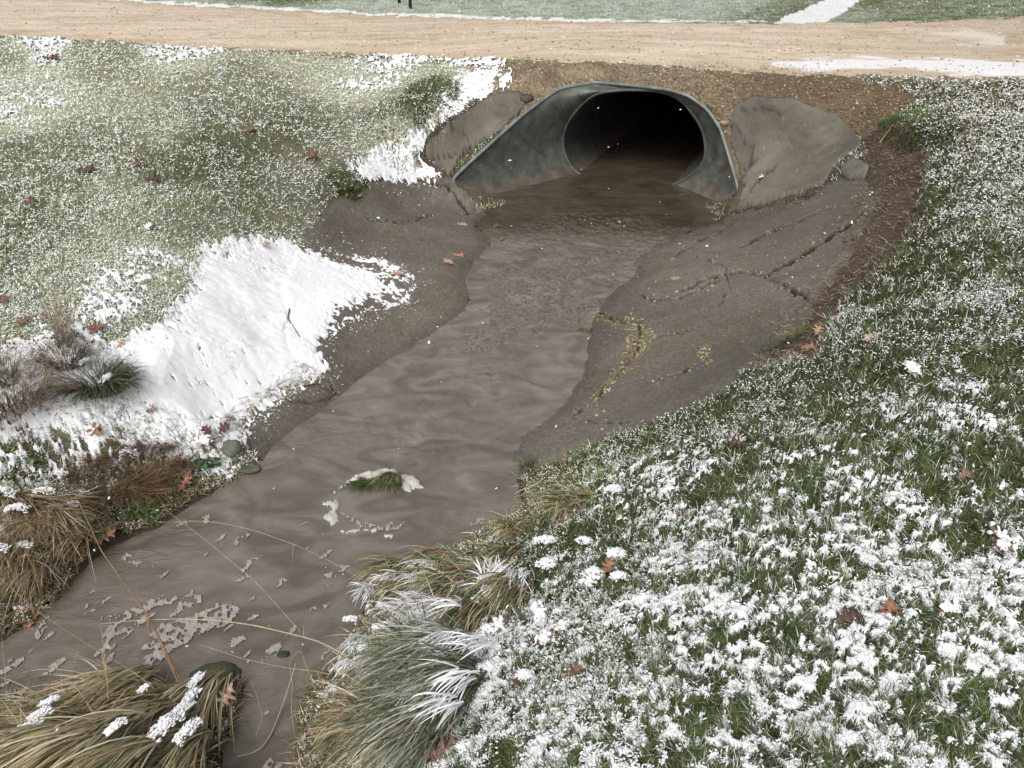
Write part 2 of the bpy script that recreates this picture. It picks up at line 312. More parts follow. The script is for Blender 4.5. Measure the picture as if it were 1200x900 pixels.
# ------------------------------------------------------------------ cracks carved in the paving
CR = [([(800,342),(820,332),(843,322),(867,320),(897,325),(917,335),(950,353)], 2.6), ([(897,325),(913,315),(940,300),(980,273),(1013,252)], 3.6), ([(867,290),(900,275),(943,257),(983,240)], 1.8),
      ([(856,249),(885,243),(910,235),(935,232),(962,220),(975,206),(984,196)], 3.6), ([(757,452),(780,442),(800,437),(815,428)], 1.3), ([(773,397),(800,388),(830,380)], 1.1), ([(753,347),(765,352),(800,350),(815,342),(840,330)], 2.2),
      ([(480,211),(504,213),(524,218),(533,226),(540,238),(548,250)], 2.6), ([(383,446),(398,462),(380,470),(340,474)], 1.6), ([(700,363),(727,377),(750,380),(747,410),(730,433),(710,450),(700,473),(673,487)], 2.2),
      ([(596,299),(640,296),(690,303),(720,297),(750,282)], 1.8), ([(790,300),(812,286),(840,276),(858,262)], 1.2), ([(990,283),(1006,278),(1020,282)], 2.0), ([(960,360),(940,345),(925,352)], 1.2), ([(670,490),(700,498),(740,495)], 1.2), ([(600,355),(617,370),(622,350)],1),
      ([(430,258),(470,262),(505,252)], 1.0), ([(820,300),(850,318),(856,340),(840,360)], .8)]
ckd = np.full(px.shape, 40.)
wpx = px + (vnoise(wx, wy, .035, 11) - .5) * 5 + (vnoise(wx, wy, .09, 13) - .5) * 6; wpy = py + (vnoise(wx, wy, .035, 12) - .5) * 4 + (vnoise(wx, wy, .09, 14) - .5) * 4
for ln, hw in CR: ckd = np.minimum(ckd, ldist(ln, wpx, wpy, 30) / hw)
ckd = ckd * (.55 + .8 * vnoise(wx, wy, .12, 15)); crack = 1 - sstep(.3, .85, ckd)
GOLD = [(700,363),(727,377),(744,372),(752,380),(765,395),(755,415),(738,430),(715,452),(700,475),(690,480),(700,460),(722,435),(738,405),(736,390),(718,384),(700,372)]
gold = 1 - sstep(-3, 4, sdist(GOLD, px, py, 30) + wobf * 12 + wob * 8)

# ------------------------------------------------------------------ colours of the ground
r1 = rng.random(px.shape); big = fbm(wx, wy, 1.1, 4, 8); mid = fbm(wx, wy, .18, 3, 5)
def L3(*c): return np.array(c)
def mixc(a, b, t): return a * (1 - t[..., None]) + b * t[..., None]
gcol = mixc(L3(.035, .042, .02) + np.zeros(px.shape + (3,)), L3(.07, .055, .03), mid)
# far lawn beyond the road reads as dusted turf
dust = np.clip(.75 * sstep(-5, 26, py) * 1.0, 0, 1)
fl = (py < 40) & (sd_road > 0)
GRN = sstep(1.0, 0.0, np.minimum(np.abs((px - 330) / 130) + np.abs((py - 0) / 14), 9)) + sstep(110, 0, np.abs(px - (905 - (py - 25) * 2.5) - 0)) * sstep(60, 20, py) * .8 + sstep(960, 1060, px) * .75
fd = np.clip(.62 - .55 * np.clip(GRN, 0, 1) + (mid - .5) * .8 + (r1 - .5) * .3, 0, 1)
gcol = mixc(gcol, L3(.38, .385, .28) * (.6 + .8 * rs[..., None]), np.clip((np.hypot(wx, wy) - 3.2) / 2.5, 0, 1) * np.clip(coverf(px, py) * 1.9 - .45, 0, 1) * (px < 620))
gcol = mixc(gcol, L3(.20, .165, .12) * (.6 + .8 * rs[..., None]), 1 - sstep(2, 9, sd_road + wob * 10))
gcol = np.where(fl[..., None], mixc(L3(.075, .095, .035) + np.zeros(px.shape + (3,)), L3(.46, .5, .44), fd), gcol)
PATH = [(905,28),(925,18),(950,7),(975,-3),(1010,-12),(1060,-14),(1010,-1),(995,10),(975,22),(965,28)]
sdp = sdist(PATH, px, py, 40) + wob * 6
gcol = np.where((sdp < 0)[..., None], L3(.72, .73, .74) * (.85 + .15 * r1[..., None]), gcol)
snowline = (sd_road > 0) & (sd_road < 3.2) & (py < 26) & (px < 900)
gcol = np.where(snowline[..., None], L3(.7, .7, .68), gcol)
soilc = mixc(L3(.062, .045, .035) + np.zeros(px.shape + (3,)), L3(.125, .092, .07), np.clip(mid * 1.2 - .3 + (r1 - .5) * .5, 0, 1))
gcol = mixc(gcol, soilc, 1 - sstep(-3, 5, sd_soil))
shoc = mixc(L3(.13, .10, .065) + np.zeros(px.shape + (3,)), L3(.32, .26, .17), np.clip((mid - .2) + (r1 - .5) * .8, 0, 1))
shoc = mixc(shoc, L3(.115, .08, .05) + np.zeros(px.shape + (3,)), sstep(820, 930, px) * .8)
gcol = mixc(gcol, shoc, 1 - sstep(-3, 4, sd_sho))
gcol = mixc(gcol, L3(.06, .045, .033) + np.zeros(px.shape + (3,)), 1 - sstep(.02, .2, sw))
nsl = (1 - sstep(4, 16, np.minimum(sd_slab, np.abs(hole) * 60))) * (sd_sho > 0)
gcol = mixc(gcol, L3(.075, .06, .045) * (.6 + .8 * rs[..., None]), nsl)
# road
ruts = sstep(.35, .6, fbm(wx * .12, wy, .22, 3, 14)); rc = mixc(L3(.50, .415, .31) + np.zeros(px.shape + (3,)), L3(.61, .52, .41), np.clip(ruts * .7 + (big - .5), 0, 1))
rc = mixc(rc, L3(.30, .22, .14) + np.zeros(px.shape + (3,)), sstep(.56, .72, fbm(wx * .3, wy, .12, 3, 21)) * .45)
rc = mixc(rc, L3(.42, .33, .22) + np.zeros(px.shape + (3,)), sstep(-8, 0, sd_road) * .6)
rc *= (.88 + .24 * r1[..., None])
rc = mixc(rc, L3(.33, .27, .19) + np.zeros(px.shape + (3,)), sstep(950, 1250, px) * .5)
PUD = [(905,76),(960,71),(1010,69),(1060,71),(1100,70),(1160,73),(1240,76),(1400,78),(1400,92),(1200,90),(1120,88),(1060,84),(1000,82),(940,83)]
sdpu = sdist(PUD, px, py, 40) + (fbm(wx * .4, wy, .15, 3, 4) - .5) * 12
rc = mixc(rc, L3(.74, .73, .74) + np.zeros(px.shape + (3,)), (1 - sstep(-2, 2, sdpu)) * .92)
RW = [(1085,42),(1130,36),(1178,44),(1175,53),(1120,55),(1150,48)]
rc = mixc(rc, L3(.7, .66, .6) + np.zeros(px.shape + (3,)), (1 - sstep(-3, 3, sdist(RW, px, py, 30) + wob * 8)) * .6)
# asphalt
ac = mixc(L3(.092, .081, .066) + np.zeros(px.shape + (3,)), L3(.182, .163, .134), np.clip((big - .3) * 1.7, 0, 1))
ac = mixc(ac, L3(.12, .085, .055) + np.zeros(px.shape + (3,)), sstep(.52, .72, mid) * .4)
ac = mixc(ac, L3(.055, .046, .042) + np.zeros(px.shape + (3,)), sstep(.45, .0, sw / .5) * .35)
wetz = np.clip(thinw + (1 - sstep(.02, .16, sw + wob * .1)) * .8, 0, 1); ac = mixc(ac, ac * .82, wetz * .6 * (1 - thinw)); ac = mixc(ac, L3(.165, .145, .12) * (.6 + .5 * rs[..., None] + .3 * rs2[..., None]), thinw * .75); ac = np.where((rs2 > .93)[..., None], ac * 1.8, ac) * (.5 + .55 * rs[..., None] + .5 * rs2[..., None])
ac = mixc(ac, L3(.02, .015, .011) + np.zeros(px.shape + (3,)), crack * .95)
ac = mixc(ac, L3(.19, .155, .085) * (.5 + rng.random(px.shape)[..., None]), gold * sstep(.25, .6, r1) * .8)
ac = mixc(ac, L3(.07, .065, .03) + np.zeros(px.shape + (3,)), sstep(-7, 0, sd_apr) * .4)

# ------------------------------------------------------------------ ground, road, apron
Z = wz.copy()
apm = sd_apr < 0; rdm = sd_road < 0
dpt = np.clip((10 - wy) / 3, .3, 1)
Z += np.where(apm, (fbm(wx, wy, .35, 4, 6) - .5) * .024 * np.clip(sw * 3, .15, 1) - crack * .035 + (rs - .5) * .004 + .012 * sstep(0, -8, sd_apr) * np.clip(sw * 4 - .2, 0, 1), 0)
Z += np.where(rdm, .012 * sstep(0, -6, sd_road) + (fbm(wx * .2, wy, .3, 2, 3) - .5) * .02, 0)
Z += np.where(~apm & ~rdm, (fbm(wx, wy, .25, 4, 2) - .5) * .05 * np.clip(sw * 3, 0, 1), 0)
Z += np.where(sd_soil < 0, (mid - .5) * .04 - .03 * sstep(0, -12, sd_soil), 0)
Z = np.where((sw < 0), np.minimum(Z, W(wx, wy) - .004 - .02 * np.clip(-sw * 4, 0, 1)), Z)
_film = W(wx, wy) + .0035 + (fbm(wx, wy, .14, 4, 91) - .37) * .011 - crack * .02 + (rs - .5) * .003
Z = np.where((sw < 0) & (thinw > 0), Z * (1 - thinw) + np.maximum(_film, Z) * thinw, Z)
ok = ~(hole < -.012)
qa = fc(ok)
ci = qa[:, 0]; cls = np.where(apm.ravel()[ci], 1, np.where(rdm.ravel()[ci], 2, 0))
setp(sheet('ground', qa[cls == 0], Z, gcol, M_GROUND), kind='structure')
setp(sheet('road', qa[cls == 2], Z, rc, M_ROAD), kind='structure')
arough = np.clip(.5 + .55 * (fbm(wx, wy, .3, 4, 95) - .3), .42, .85) * (1 - wetz) + (.16 + .3 * rs) * wetz
setp(sheet('pavement', qa[cls == 1], Z, np.concatenate([ac, arough[..., None]], 2), M_ASPH), kind='structure')
def zat(x, y): return float(H(x, y))

# ------------------------------------------------------------------ water
def water_mat():
    m = bpy.data.materials.new('muddy water'); m.use_nodes = True; t = m.node_tree; L = t.links; b = t.nodes['Principled BSDF']
    b.inputs['Roughness'].default_value = .04; b.inputs['IOR'].default_value = 1.33; b.inputs['Specular IOR Level'].default_value = .95
    tc = t.nodes.new('ShaderNodeTexCoord'); mp = t.nodes.new('ShaderNodeMapping'); mp.inputs['Rotation'].default_value = (0, 0, math.radians(-58)); mp.inputs['Scale'].default_value = (.55, 1, 1)
    L.new(tc.outputs['Object'], mp.inputs[0])
    n1 = t.nodes.new('ShaderNodeTexNoise'); n1.inputs['Scale'].default_value = 5.5; n1.inputs['Detail'].default_value = 5; n1.inputs['Distortion'].default_value = 1.2; L.new(mp.outputs[0], n1.inputs[0])
    cr = t.nodes.new('ShaderNodeValToRGB'); e = cr.color_ramp.elements; e[0].position = .35; e[0].color = (.112, .094, .075, 1); e[1].position = .7; e[1].color = (.205, .182, .155, 1)
    L.new(n1.outputs[0], cr.inputs[0]); at = t.nodes.new('ShaderNodeVertexColor'); at.layer_name = 'col'
    mx = t.nodes.new('ShaderNodeMix'); mx.data_type = 'RGBA'; mx.blend_type = 'MULTIPLY'; mx.inputs['Factor'].default_value = 1
    L.new(cr.outputs[0], mx.inputs['A']); L.new(at.outputs[0], mx.inputs['B']); L.new(mx.outputs['Result'], b.inputs['Base Color'])
    n2 = t.nodes.new('ShaderNodeTexNoise'); n2.inputs['Scale'].default_value = 17; n2.inputs['Detail'].default_value = 6; n2.inputs['Roughness'].default_value = .62; n2.inputs['Distortion'].default_value = .8; L.new(mp.outputs[0], n2.inputs[0])
    bp = t.nodes.new('ShaderNodeBump'); n4 = t.nodes.new('ShaderNodeTexNoise'); n4.inputs['Scale'].default_value = 1.6; n4.inputs['Detail'].default_value = 3; L.new(mp.outputs[0], n4.inputs[0])
    r4 = t.nodes.new('ShaderNodeMapRange'); r4.inputs['From Min'].default_value = .42; r4.inputs['From Max'].default_value = .68; r4.inputs['To Min'].default_value = .12; r4.inputs['To Max'].default_value = 1.0; L.new(n4.outputs[0], r4.inputs[0]); L.new(r4.outputs[0], bp.inputs['Strength']); bp.inputs['Distance'].default_value = .022; L.new(n2.outputs[0], bp.inputs['Height']); L.new(bp.outputs[0], b.inputs['Normal'])
    return m
M_WATER = water_mat()
pxw, pyw = proj(wx, wy, W(wx, wy))
fa = math.radians(238); fu_, fv_ = wx * math.cos(fa) + wy * math.sin(fa), -wx * math.sin(fa) + wy * math.cos(fa)
thin = np.exp(-(((pxw - 660) / 90) ** 2 + ((pyw - 320) / 45) ** 2)) + np.exp(-(((pxw - 560) / 110) ** 2 + ((pyw - 420) / 70) ** 2)) * .8 + np.exp(-(((pxw - 480) / 90) ** 2 + ((pyw - 520) / 50) ** 2)) * .7
chop = .6 * np.exp(-(((pxw - 620) / 50) ** 2 + ((pyw - 286) / 8) ** 2)) + np.exp(-(((pxw - 690) / 75) ** 2 + ((pyw - 262) / 14) ** 2)) + .9 * np.exp(-(((pxw - 770) / 40) ** 2 + ((pyw - 300) / 25) ** 2))
WZ = W(wx, wy) + (fbm(fu_ * .7, fv_, .12, 3, 2) - .5) * .008 + thin * (fbm(fu_ * .75, fv_, .05, 3, 9) - .5) * .034 + chop * (fbm(fu_ * .8, fv_, .035, 3, 5) - .5) * .06
WZ += np.clip(thin, 0, 1) * .004
RLp, RRp = PD(660, 172, 9.35), PD(829, 184, 8.75)
tdir = (RRp - RLp)[:2] / np.linalg.norm((RRp - RLp)[:2]); back = np.array([-tdir[1], tdir[0]])
mc = (RLp + RRp)[:2] / 2
BARW = np.array([mc - tdir * .76 - back * .5, mc + tdir * .76 - back * .5, mc + tdir * .76 + back * 6, mc - tdir * .76 + back * 6])
HW = HOLE.copy()
wm = (sw < .04) | (sdist(HW, wx, wy, 1.) < -.02) | (sdist(BARW, wx, wy, 1.) < 0)
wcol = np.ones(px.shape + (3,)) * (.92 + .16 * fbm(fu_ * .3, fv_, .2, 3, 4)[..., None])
wcol = mixc(wcol, wcol * L3(.43, .38, .31), sstep(292, 262, pyw))  # pipe mouth's shade and dark reflection painted into the pool's water colour
wcol = mixc(wcol, wcol * L3(1.12, 1.1, 1.1), np.clip(thin, 0, 1) * .6 * sstep(.3, .7, fbm(fu_ * .4, fv_, .08, 3, 6)))
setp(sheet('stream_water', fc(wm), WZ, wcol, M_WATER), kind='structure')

# foam: drifting scum flecks on the water
FO = [[(175,745),(200,728),(225,720),(262,706),(282,712),(284,722),(262,736),(230,748),(205,762),(190,776),(178,770),(190,752)], [(214,702),(222,697),(236,699),(238,708),(226,713),(216,710)],
      [(150,716),(172,702),(192,700),(202,708),(185,712),(160,724)], [(396,600),(410,612),(430,622),(470,625),(475,610),(466,618),(440,616),(410,604)],
      [(376,676),(400,664),(412,662),(408,668),(388,678)], [(546,614),(565,606),(580,606),(570,612),(552,617)], [(150,660),(162,655),(172,660),(160,666)], [(60,690),(76,672),(82,676),(72,702),(44,756),(40,745)], [(138,655),(150,647),(158,652),(146,658)]]
fm = np.zeros(px.shape, bool)
for p in FO: fm |= (sdist(p, pxw, pyw, 20) + wobf * 7 + (r1 - .5) * 1.5 < 0)
fleck = (fbm(fu_ * .45, fv_, .055, 3, 33) > .715) & (pxw < 470) & (pyw > 600) & (sw < -.04)
fleck |= (fbm(fu_ * .5, fv_, .045, 3, 37) > .69) & (pxw < 300) & (pyw > 650) & (sw < -.03) & (fbm(wx, wy, .4, 2, 1) > .47)
fleck |= (fbm(fu_ * .6, fv_, .035, 2, 41) > .72) & (chop > .55)
fm = (fm | fleck) & (sw < -.01) & (fbm(wx, wy, .018, 2, 61) > .30)
fcl = np.ones(px.shape + (3,)) * L3(.35, .32, .285) * (.7 + .5 * fbm(wx, wy, .02, 2, 3)[..., None]) * (.8 + .4 * r1[..., None])
M_FOAM = mat_attr('foam', .6, 300, .2, .5, 250)
FZ = np.minimum(WZ, W(wx, wy) + .012) + .004 + .004 * r1
setp(sheet('foam', fc(fm), np.maximum(WZ + .002, FZ), fcl, M_FOAM), 'pale scum foam drifting in flecks and rafts on the brown stream', 'foam', kind='stuff')

# ------------------------------------------------------------------ snow lying on turf and bank
th = 1 - cov
deep = 1 - sstep(-10, 8, sd_sn1)
sn2w = 1 - sstep(-4, 6, sd_sn2)
nearw = np.maximum(np.maximum(1 - sstep(2.6, 5.0, wy), deep), sn2w)
turfy = np.clip(1 - deep - sn2w, 0, 1); bankw = sstep(320, 260, px) * sstep(385, 420, py) * sstep(590, 540, py)
nearw = np.maximum(np.maximum(nearw, bankw), sstep(.62, .9, cov) * (px < 600) * (sd_apr > 8) * .9)
edge = np.clip(-np.minimum(sd_sn1, sd_sn2) / 16, 0, 1)
hsn = np.clip((sv - th - np.where(px > 600, .31, .24) * turfy * (1 - bankw) - (1 - nearw) * .6) * .11, -.02, .014) - np.maximum(deep, sn2w) * .004 + .008 * deep * edge * fbm(wx, wy, .12, 3, 8)
_sd = np.minimum(sd_sn1, sd_sn2) + (vnoise(wx, wy, .10, 83) - .5) * 14 + (vnoise(wx, wy, .03, 81) - .5) * 16 + (vnoise(wx, wy, .012, 82) - .5) * 16 + sstep(340, 430, px) * (11 + 16 * (vnoise(wx, wy, .02, 84) - .5)) * (sd_sn1 < 10)
hsn -= np.maximum(deep, sn2w) * .022 * sstep(-14, 10, _sd)
hsn -= np.maximum(deep, sn2w) * .02 * np.where(edge > .5, 0, 1) * sstep(.52, .75, vnoise(wx, wy, .022, 71) * .6 + vnoise(wx, wy, .07, 72) * .4) * (1 - np.clip(edge * 2.2, 0, 1))
snm = (((lawn_m & (sd_sho > 2)) | (sd_sn1 < 16) | (sd_sn2 < 14)) & (hsn > -.0195) & (sw > .02) & (hole > .05) & (sdp > 0) & (py > 36) & (sd_road > 1.5) & ((sd_apr > 0) | (sd_sn1 < 16) | (sd_sn2 < 14)))
snm &= (sd_slab > 3)
hsn -= deep * .03 * sstep(.74, .82, fbm(wx, wy, .025, 3, 51)) * sstep(.45, .65, fbm(wx, wy, .4, 2, 3))
grs = np.where(sd_apr < 0, 0, .012) * (1 - deep) * (1 - sn2w)
snc = L3(.86, .868, .885) * (.9 + .12 * rs[..., None])
setp(sheet('snow', fc(snm), Z + hsn + grs, snc, M_SNOW), 'thin fresh snow lying in patches and clods over turf and banks', 'snow', kind='stuff')

# ------------------------------------------------------------------ blades of grass
def blades(P, az, ln, el, bend, wd, c0, c1, seg=2, twist=None):
    """ribbons: n roots P, azimuth, length, start elevation, total bend down, width, root / tip colours"""
    n = len(P); k = np.arange(seg + 1) / seg
    ang = el[:, None] - bend[:, None] * k[None, :]
    st = (ln / seg)[:, None]
    hx = np.concatenate([np.zeros((n, 1)), np.cumsum(np.cos(ang[:, :-1]) * st, 1)], 1); hz = np.concatenate([np.zeros((n, 1)), np.cumsum(np.sin(ang[:, :-1]) * st, 1)], 1)
    ca, sa = np.cos(az)[:, None], np.sin(az)[:, None]
    cx_ = P[:, 0:1] + hx * ca; cy_ = P[:, 1:2] + hx * sa; cz_ = P[:, 2:3] + hz
    tw = (rng.random(n) - .5) * 1.6 if twist is None else twist
    wk = (1 - k ** 1.6 * .92)[None, :] * wd[:, None] * .5
    pa = az[:, None] + math.pi / 2
    ox = np.cos(pa) * wk * np.cos(tw)[:, None]; oy = np.sin(pa) * wk * np.cos(tw)[:, None]; oz = wk * np.sin(tw)[:, None]
    A_ = np.stack([cx_ - ox, cy_ - oy, cz_ - oz], 2); B_ = np.stack([cx_ + ox, cy_ + oy, cz_ + oz], 2)
    V = np.stack([A_, B_], 2).reshape(n, -1, 3)
    m = (seg + 1) * 2; base = (np.arange(n) * m)[:, None]
    fs = np.concatenate([base + np.array([2 * s, 2 * s + 1, 2 * s + 3, 2 * s + 2])[None] for s in range(seg)], 0)
    kk = np.repeat(k, 2)[None, :, None]
    C = c0[:, None, :] * (1 - kk) + c1[:, None, :] * kk
    return V.reshape(-1, 3), fs, C.reshape(-1, 3)
def merge(parts):
    V = []; Fs = {}; C = []; o = 0
    for v, f, c in parts:
        for g in (f if isinstance(f, list) else [f]):
            Fs.setdefault(g.shape[1], []).append(g + o)
        V.append(v); C.append(c); o += len(v)
    return np.vstack(V), [np.vstack(f) for f in Fs.values()], np.vstack(C)
def pick(n, cols, jit=.25):
    cols = np.array(cols); c = cols[rng.integers(0, len(cols), n)]
    return c * (1 + (rng.random((n, 1)) - .5) * 2 * jit)
GREEN = [(.06, .105, .03), (.085, .13, .04), (.05, .085, .027), (.11, .145, .05), (.07, .10, .035), (.15, .15, .065)]
STRAW = [(.46, .37, .23), (.36, .27, .15), (.56, .49, .34), (.28, .2, .1)]
BROWN = [(.16, .095, .055), (.22, .14, .08), (.11, .065, .04), (.28, .18, .1)]
WHITE = [(.84, .85, .87)]
_ppx = np.clip(px, -260, 1700); _ppy = np.clip(py, -8, 1150)
_ar = np.abs((_ppx[1:, :-1] - _ppx[:-1, :-1]) * (_ppy[:-1, 1:] - _ppy[:-1, :-1]) - (_ppx[:-1, 1:] - _ppx[:-1, :-1]) * (_ppy[1:, :-1] - _ppy[:-1, :-1]))
_ar[(px[:-1, :-1] < -260) | (px[:-1, :-1] > 1700) | (py[:-1, :-1] > 1150) | (py[:-1, :-1] < -8)] = 0; _ar[(px[:-1, :-1] < -60) | (px[:-1, :-1] > 1260) | (py[:-1, :-1] > 960)] *= .45; _cum = np.cumsum(_ar.ravel()); _cum /= _cum[-1]
def region_pts(N):
    """points scattered on the ground, denser where the ground is nearer"""
    k = np.searchsorted(_cum, rng.random(N)); i = k // (NY - 1); j = k % (NY - 1); u = rng.random(N); v = rng.random(N)
    x = wx[i, j] + u * (wx[i + 1, j] - wx[i, j]) + v * (wx[i, j + 1] - wx[i, j]); y = wy[i, j] + v * (wy[i, j + 1] - wy[i, j])
    z = H(x, y); qx, qy = proj(x, y, z); return x, y, z, qx, qy
gsx = lambda arr, x, y: None
def lookup(field, X, Y):
    """nearest master-grid value at plan positions"""
    z0 = -.4; dep = Y * cp + (CAMH - z0) * sp; a = CX + F * X / dep; b = CY - F * (Y * sp + (z0 - CAMH) * cp) / dep
    i = np.clip(np.searchsorted(xs, a), 0, NX - 1); j = np.clip(np.searchsorted(ys, b), 0, NY - 1)
    return field[i, j]
def lawn_blades(N, seed):
    x, y, z, qx, qy = region_pts(N)
    lm = lookup(lawn_m | ((sd_soil > -6) & (sd_apr > 3) & (sd_road > 2) & (sd_sho > -3) & (sw > .03)), x, y); dp = lookup(deep, x, y); s2 = lookup(sd_sn2, x, y); sh = lookup(sd_sho, x, y); far = qy < 34
    k = lm & ((dp < .25) | ((dp >= .25) & (rng.random(N) < .28 * (vnoise(x, y, .12, 97) > .58)))) & ~((s2 < 4) & (rng.random(N) < .93)) & (lookup(sdp, x, y) > 1) & ~(far & (rng.random(N) < .5)) & (lookup(hole, x, y) > .04) & ~((lookup(sd_road, x, y) < 4) & (rng.random(N) < .6))
    x, y, z, qx, qy = x[k], y[k], lookup(Z, x[k], y[k]), qx[k], qy[k]; n = len(x)
    d = np.hypot(x, y); dist = np.sqrt(d * d + (1.6 - z) ** 2)
    cv = lookup(cov, x, y); s_ = snowv(x, y)
    tuft = vnoise(x, y, .06, 23)
    az = 2 * math.pi * vnoise(x, y, .05, 27) * 2 + rng.normal(0, .9, n)
    ln = (.022 + .03 * rng.random(n)) * (.7 + .6 * tuft)
    el = rng.uniform(.35, 1.35, n); bd = rng.uniform(.2, 1.5, n)
    wd = np.maximum(rng.uniform(.0018, .0034, n), .75 * dist / 872)
    c1 = pick(n, GREEN, .3); c1 *= (.65 + .7 * fbm(x, y, .5, 3, 13))[:, None]
    st = rng.random(n) < .05; c1[st] = pick(st.sum(), STRAW)
    wht = (s_ > 1 - cv * 1.0 - .12) & (rng.random(n) < .26 + .3 * (d > 4)); c1[wht] = pick(wht.sum(), [(.72, .74, .72), (.6, .63, .58)], .1)
    fz = np.clip((d - 3.0) / 4, 0, .95) * np.clip(cv * 1.9 - .4, 0, 1.2); c1 = c1 * (1 - fz[:, None] * .6) + np.array([.52, .53, .38]) * fz[:, None] * .6
    c1 = np.where(((x < .5) & (y > 3))[:, None], c1 * np.array([1.25, 1.32, 1.1]) + .012, c1)
    c1 = c1 * 1.0
    return blades(np.stack([x, y, z - .003], 1), az, ln, el, bd, wd, c1 * .75, c1, 2)
v, f, c = lawn_blades(740000, 1)
setp(mk('grass', v, [f], M_BLADE, None, c), 'short green turf grass showing between snow clods on both lawns', 'grass', kind='stuff')

# snow caught on the blades: little slanted pads
def pads(P, r, ax, az, hgt, col):
    """small faceted lumps; P centres, r size, ax elongation, az heading"""
    n = len(P); t = np.arange(6) / 6 * 2 * math.pi
    rr = r[:, None] * (1 + (rng.random((n, 6)) - .5) * .9)
    lx = np.cos(t)[None] * rr * ax[:, None]; ly = np.sin(t)[None] * rr
    ca, sa = np.cos(az)[:, None], np.sin(az)[:, None]
    X = P[:, 0:1] + lx * ca - ly * sa; Y = P[:, 1:2] + lx * sa + ly * ca; tl = (rng.random((n, 2)) - .5) * 1.0
    Zr = P[:, 2:3] + lx * tl[:, 0:1] + ly * tl[:, 1:2]
    ring = np.stack([X, Y, Zr], 2)
    in_ = np.stack([P[:, 0:1] + (X - P[:, 0:1]) * .55, P[:, 1:2] + (Y - P[:, 1:2]) * .55, Zr * 0 + P[:, 2:3] + (Zr - P[:, 2:3]) * .55 + hgt[:, None] * (.7 + .5 * rng.random((n, 6)))], 2)
    top = P.copy(); top[:, 2] += hgt * 1.15; bot = P.copy(); bot[:, 2] -= hgt * .5
    V = np.concatenate([ring, in_, top[:, None], bot[:, None]], 1); b = (np.arange(n) * 14)[:, None]
    q = np.concatenate([b + np.array([i, (i + 1) % 6, 6 + (i + 1) % 6, 6 + i])[None] for i in range(6)])
    tr = np.concatenate([b + np.array([6 + i, 6 + (i + 1) % 6, 12])[None] for i in range(6)] + [b + np.array([(i + 1) % 6, i, 13])[None] for i in range(6)])
    C = np.repeat(col, 14, 0)
    return V.reshape(-1, 3), [q, tr], C
N = 620000; x, y, z, qx, qy = region_pts(N)
lm = lookup(lawn_m, x, y); cv = lookup(cov, x, y); s_ = snowv(x, y); s2 = lookup(sd_sn2, x, y); e1 = np.minimum(lookup(sd_sn1, x, y), s2); lm = lm | ((e1 > -8) & (e1 < 34) & (rng.random(N) < np.clip(.55 - e1 / 40, .02, .9) ** 1.5 * (.4 + 1.2 * vnoise(x, y, .12, 85))) & (lookup(sw, x, y) > .08) & (lookup(sd_slab, x, y) > -9)); s_ = np.where((e1 < 34) & (lookup(sd_apr, x, y) < 2), 1.0, s_)
k = lm & (s_ > 1 - cv * np.where(x < .3, 1.15, np.where(y > 3.2, .84, .52))) & (lookup(deep, x, y) < .5) & (qy > 34) & (lookup(sd_road, x, y) > 3) & (lookup(hole, x, y) > .05) & (lookup(sdp, x, y) > 1) & (rng.random(N) < .62)
x, y, qx, qy, s_, cv = x[k], y[k], qx[k], qy[k], s_[k], cv[k]; z = lookup(Z, x, y); n = len(x); dist = np.sqrt(x * x + y * y + 2.5)
r = np.maximum(rng.uniform(.0012, .0030, n), .60 * dist / 872)
v, f, c = pads(np.stack([x, y, z + np.where(lookup(sd_apr, x, y) < 0, .003, rng.uniform(.010, .032, n))], 1), r, rng.uniform(1, 2.6, n), vnoise(x, y, .05, 27) * 12 + rng.normal(0, .8, n), r * rng.uniform(.3, .7, n), pick(n, [(.86, .87, .88), (.8, .82, .82)], .04))
setp(mk('snow_clumps', v, f, M_SNOW, None, c, True), 'small clumps of snow caught on the tips of the lawn grass', 'snow', kind='stuff')

# ================================================================== THINGS
def part_grid(name, Pg, mat, parent, col, thick_dir=None, thick=0, loc=(0, 0, 0), smooth=True):
    """Pg (m,n,3) grid of points -> sheet, optionally thickened along thick_dir"""
    m_, n_ = Pg.shape[:2]; V = Pg.reshape(-1, 3); i, j = np.meshgrid(np.arange(m_ - 1), np.arange(n_ - 1), indexing='ij'); a = (i * n_ + j).ravel()
    Q = np.stack([a, a + n_, a + n_ + 1, a + 1], 1); fs = [Q]
    if thick:
        N = len(V); V = np.vstack([V, V + np.asarray(thick_dir).reshape(-1, 3) * thick])
        e = np.concatenate([Q[:, [0, 1]], Q[:, [1, 2]], Q[:, [2, 3]], Q[:, [3, 0]]]); ks = np.sort(e, 1); kk = ks[:, 0] * (N + 1) + ks[:, 1]
        _, inv, cnt = np.unique(kk, return_inverse=True, return_counts=True); be = e[cnt[inv] == 1]
        fs = [np.vstack([Q, Q[:, ::-1] + N, np.stack([be[:, 1], be[:, 0], be[:, 0] + N, be[:, 1] + N], 1)])]
    C = np.tile(np.array(col, float), (len(V), 1)) if np.ndim(col) == 1 else np.vstack([col] * (len(V) // len(col)))
    return mk(name, V - np.asarray(loc), fs, mat, parent, C, smooth)
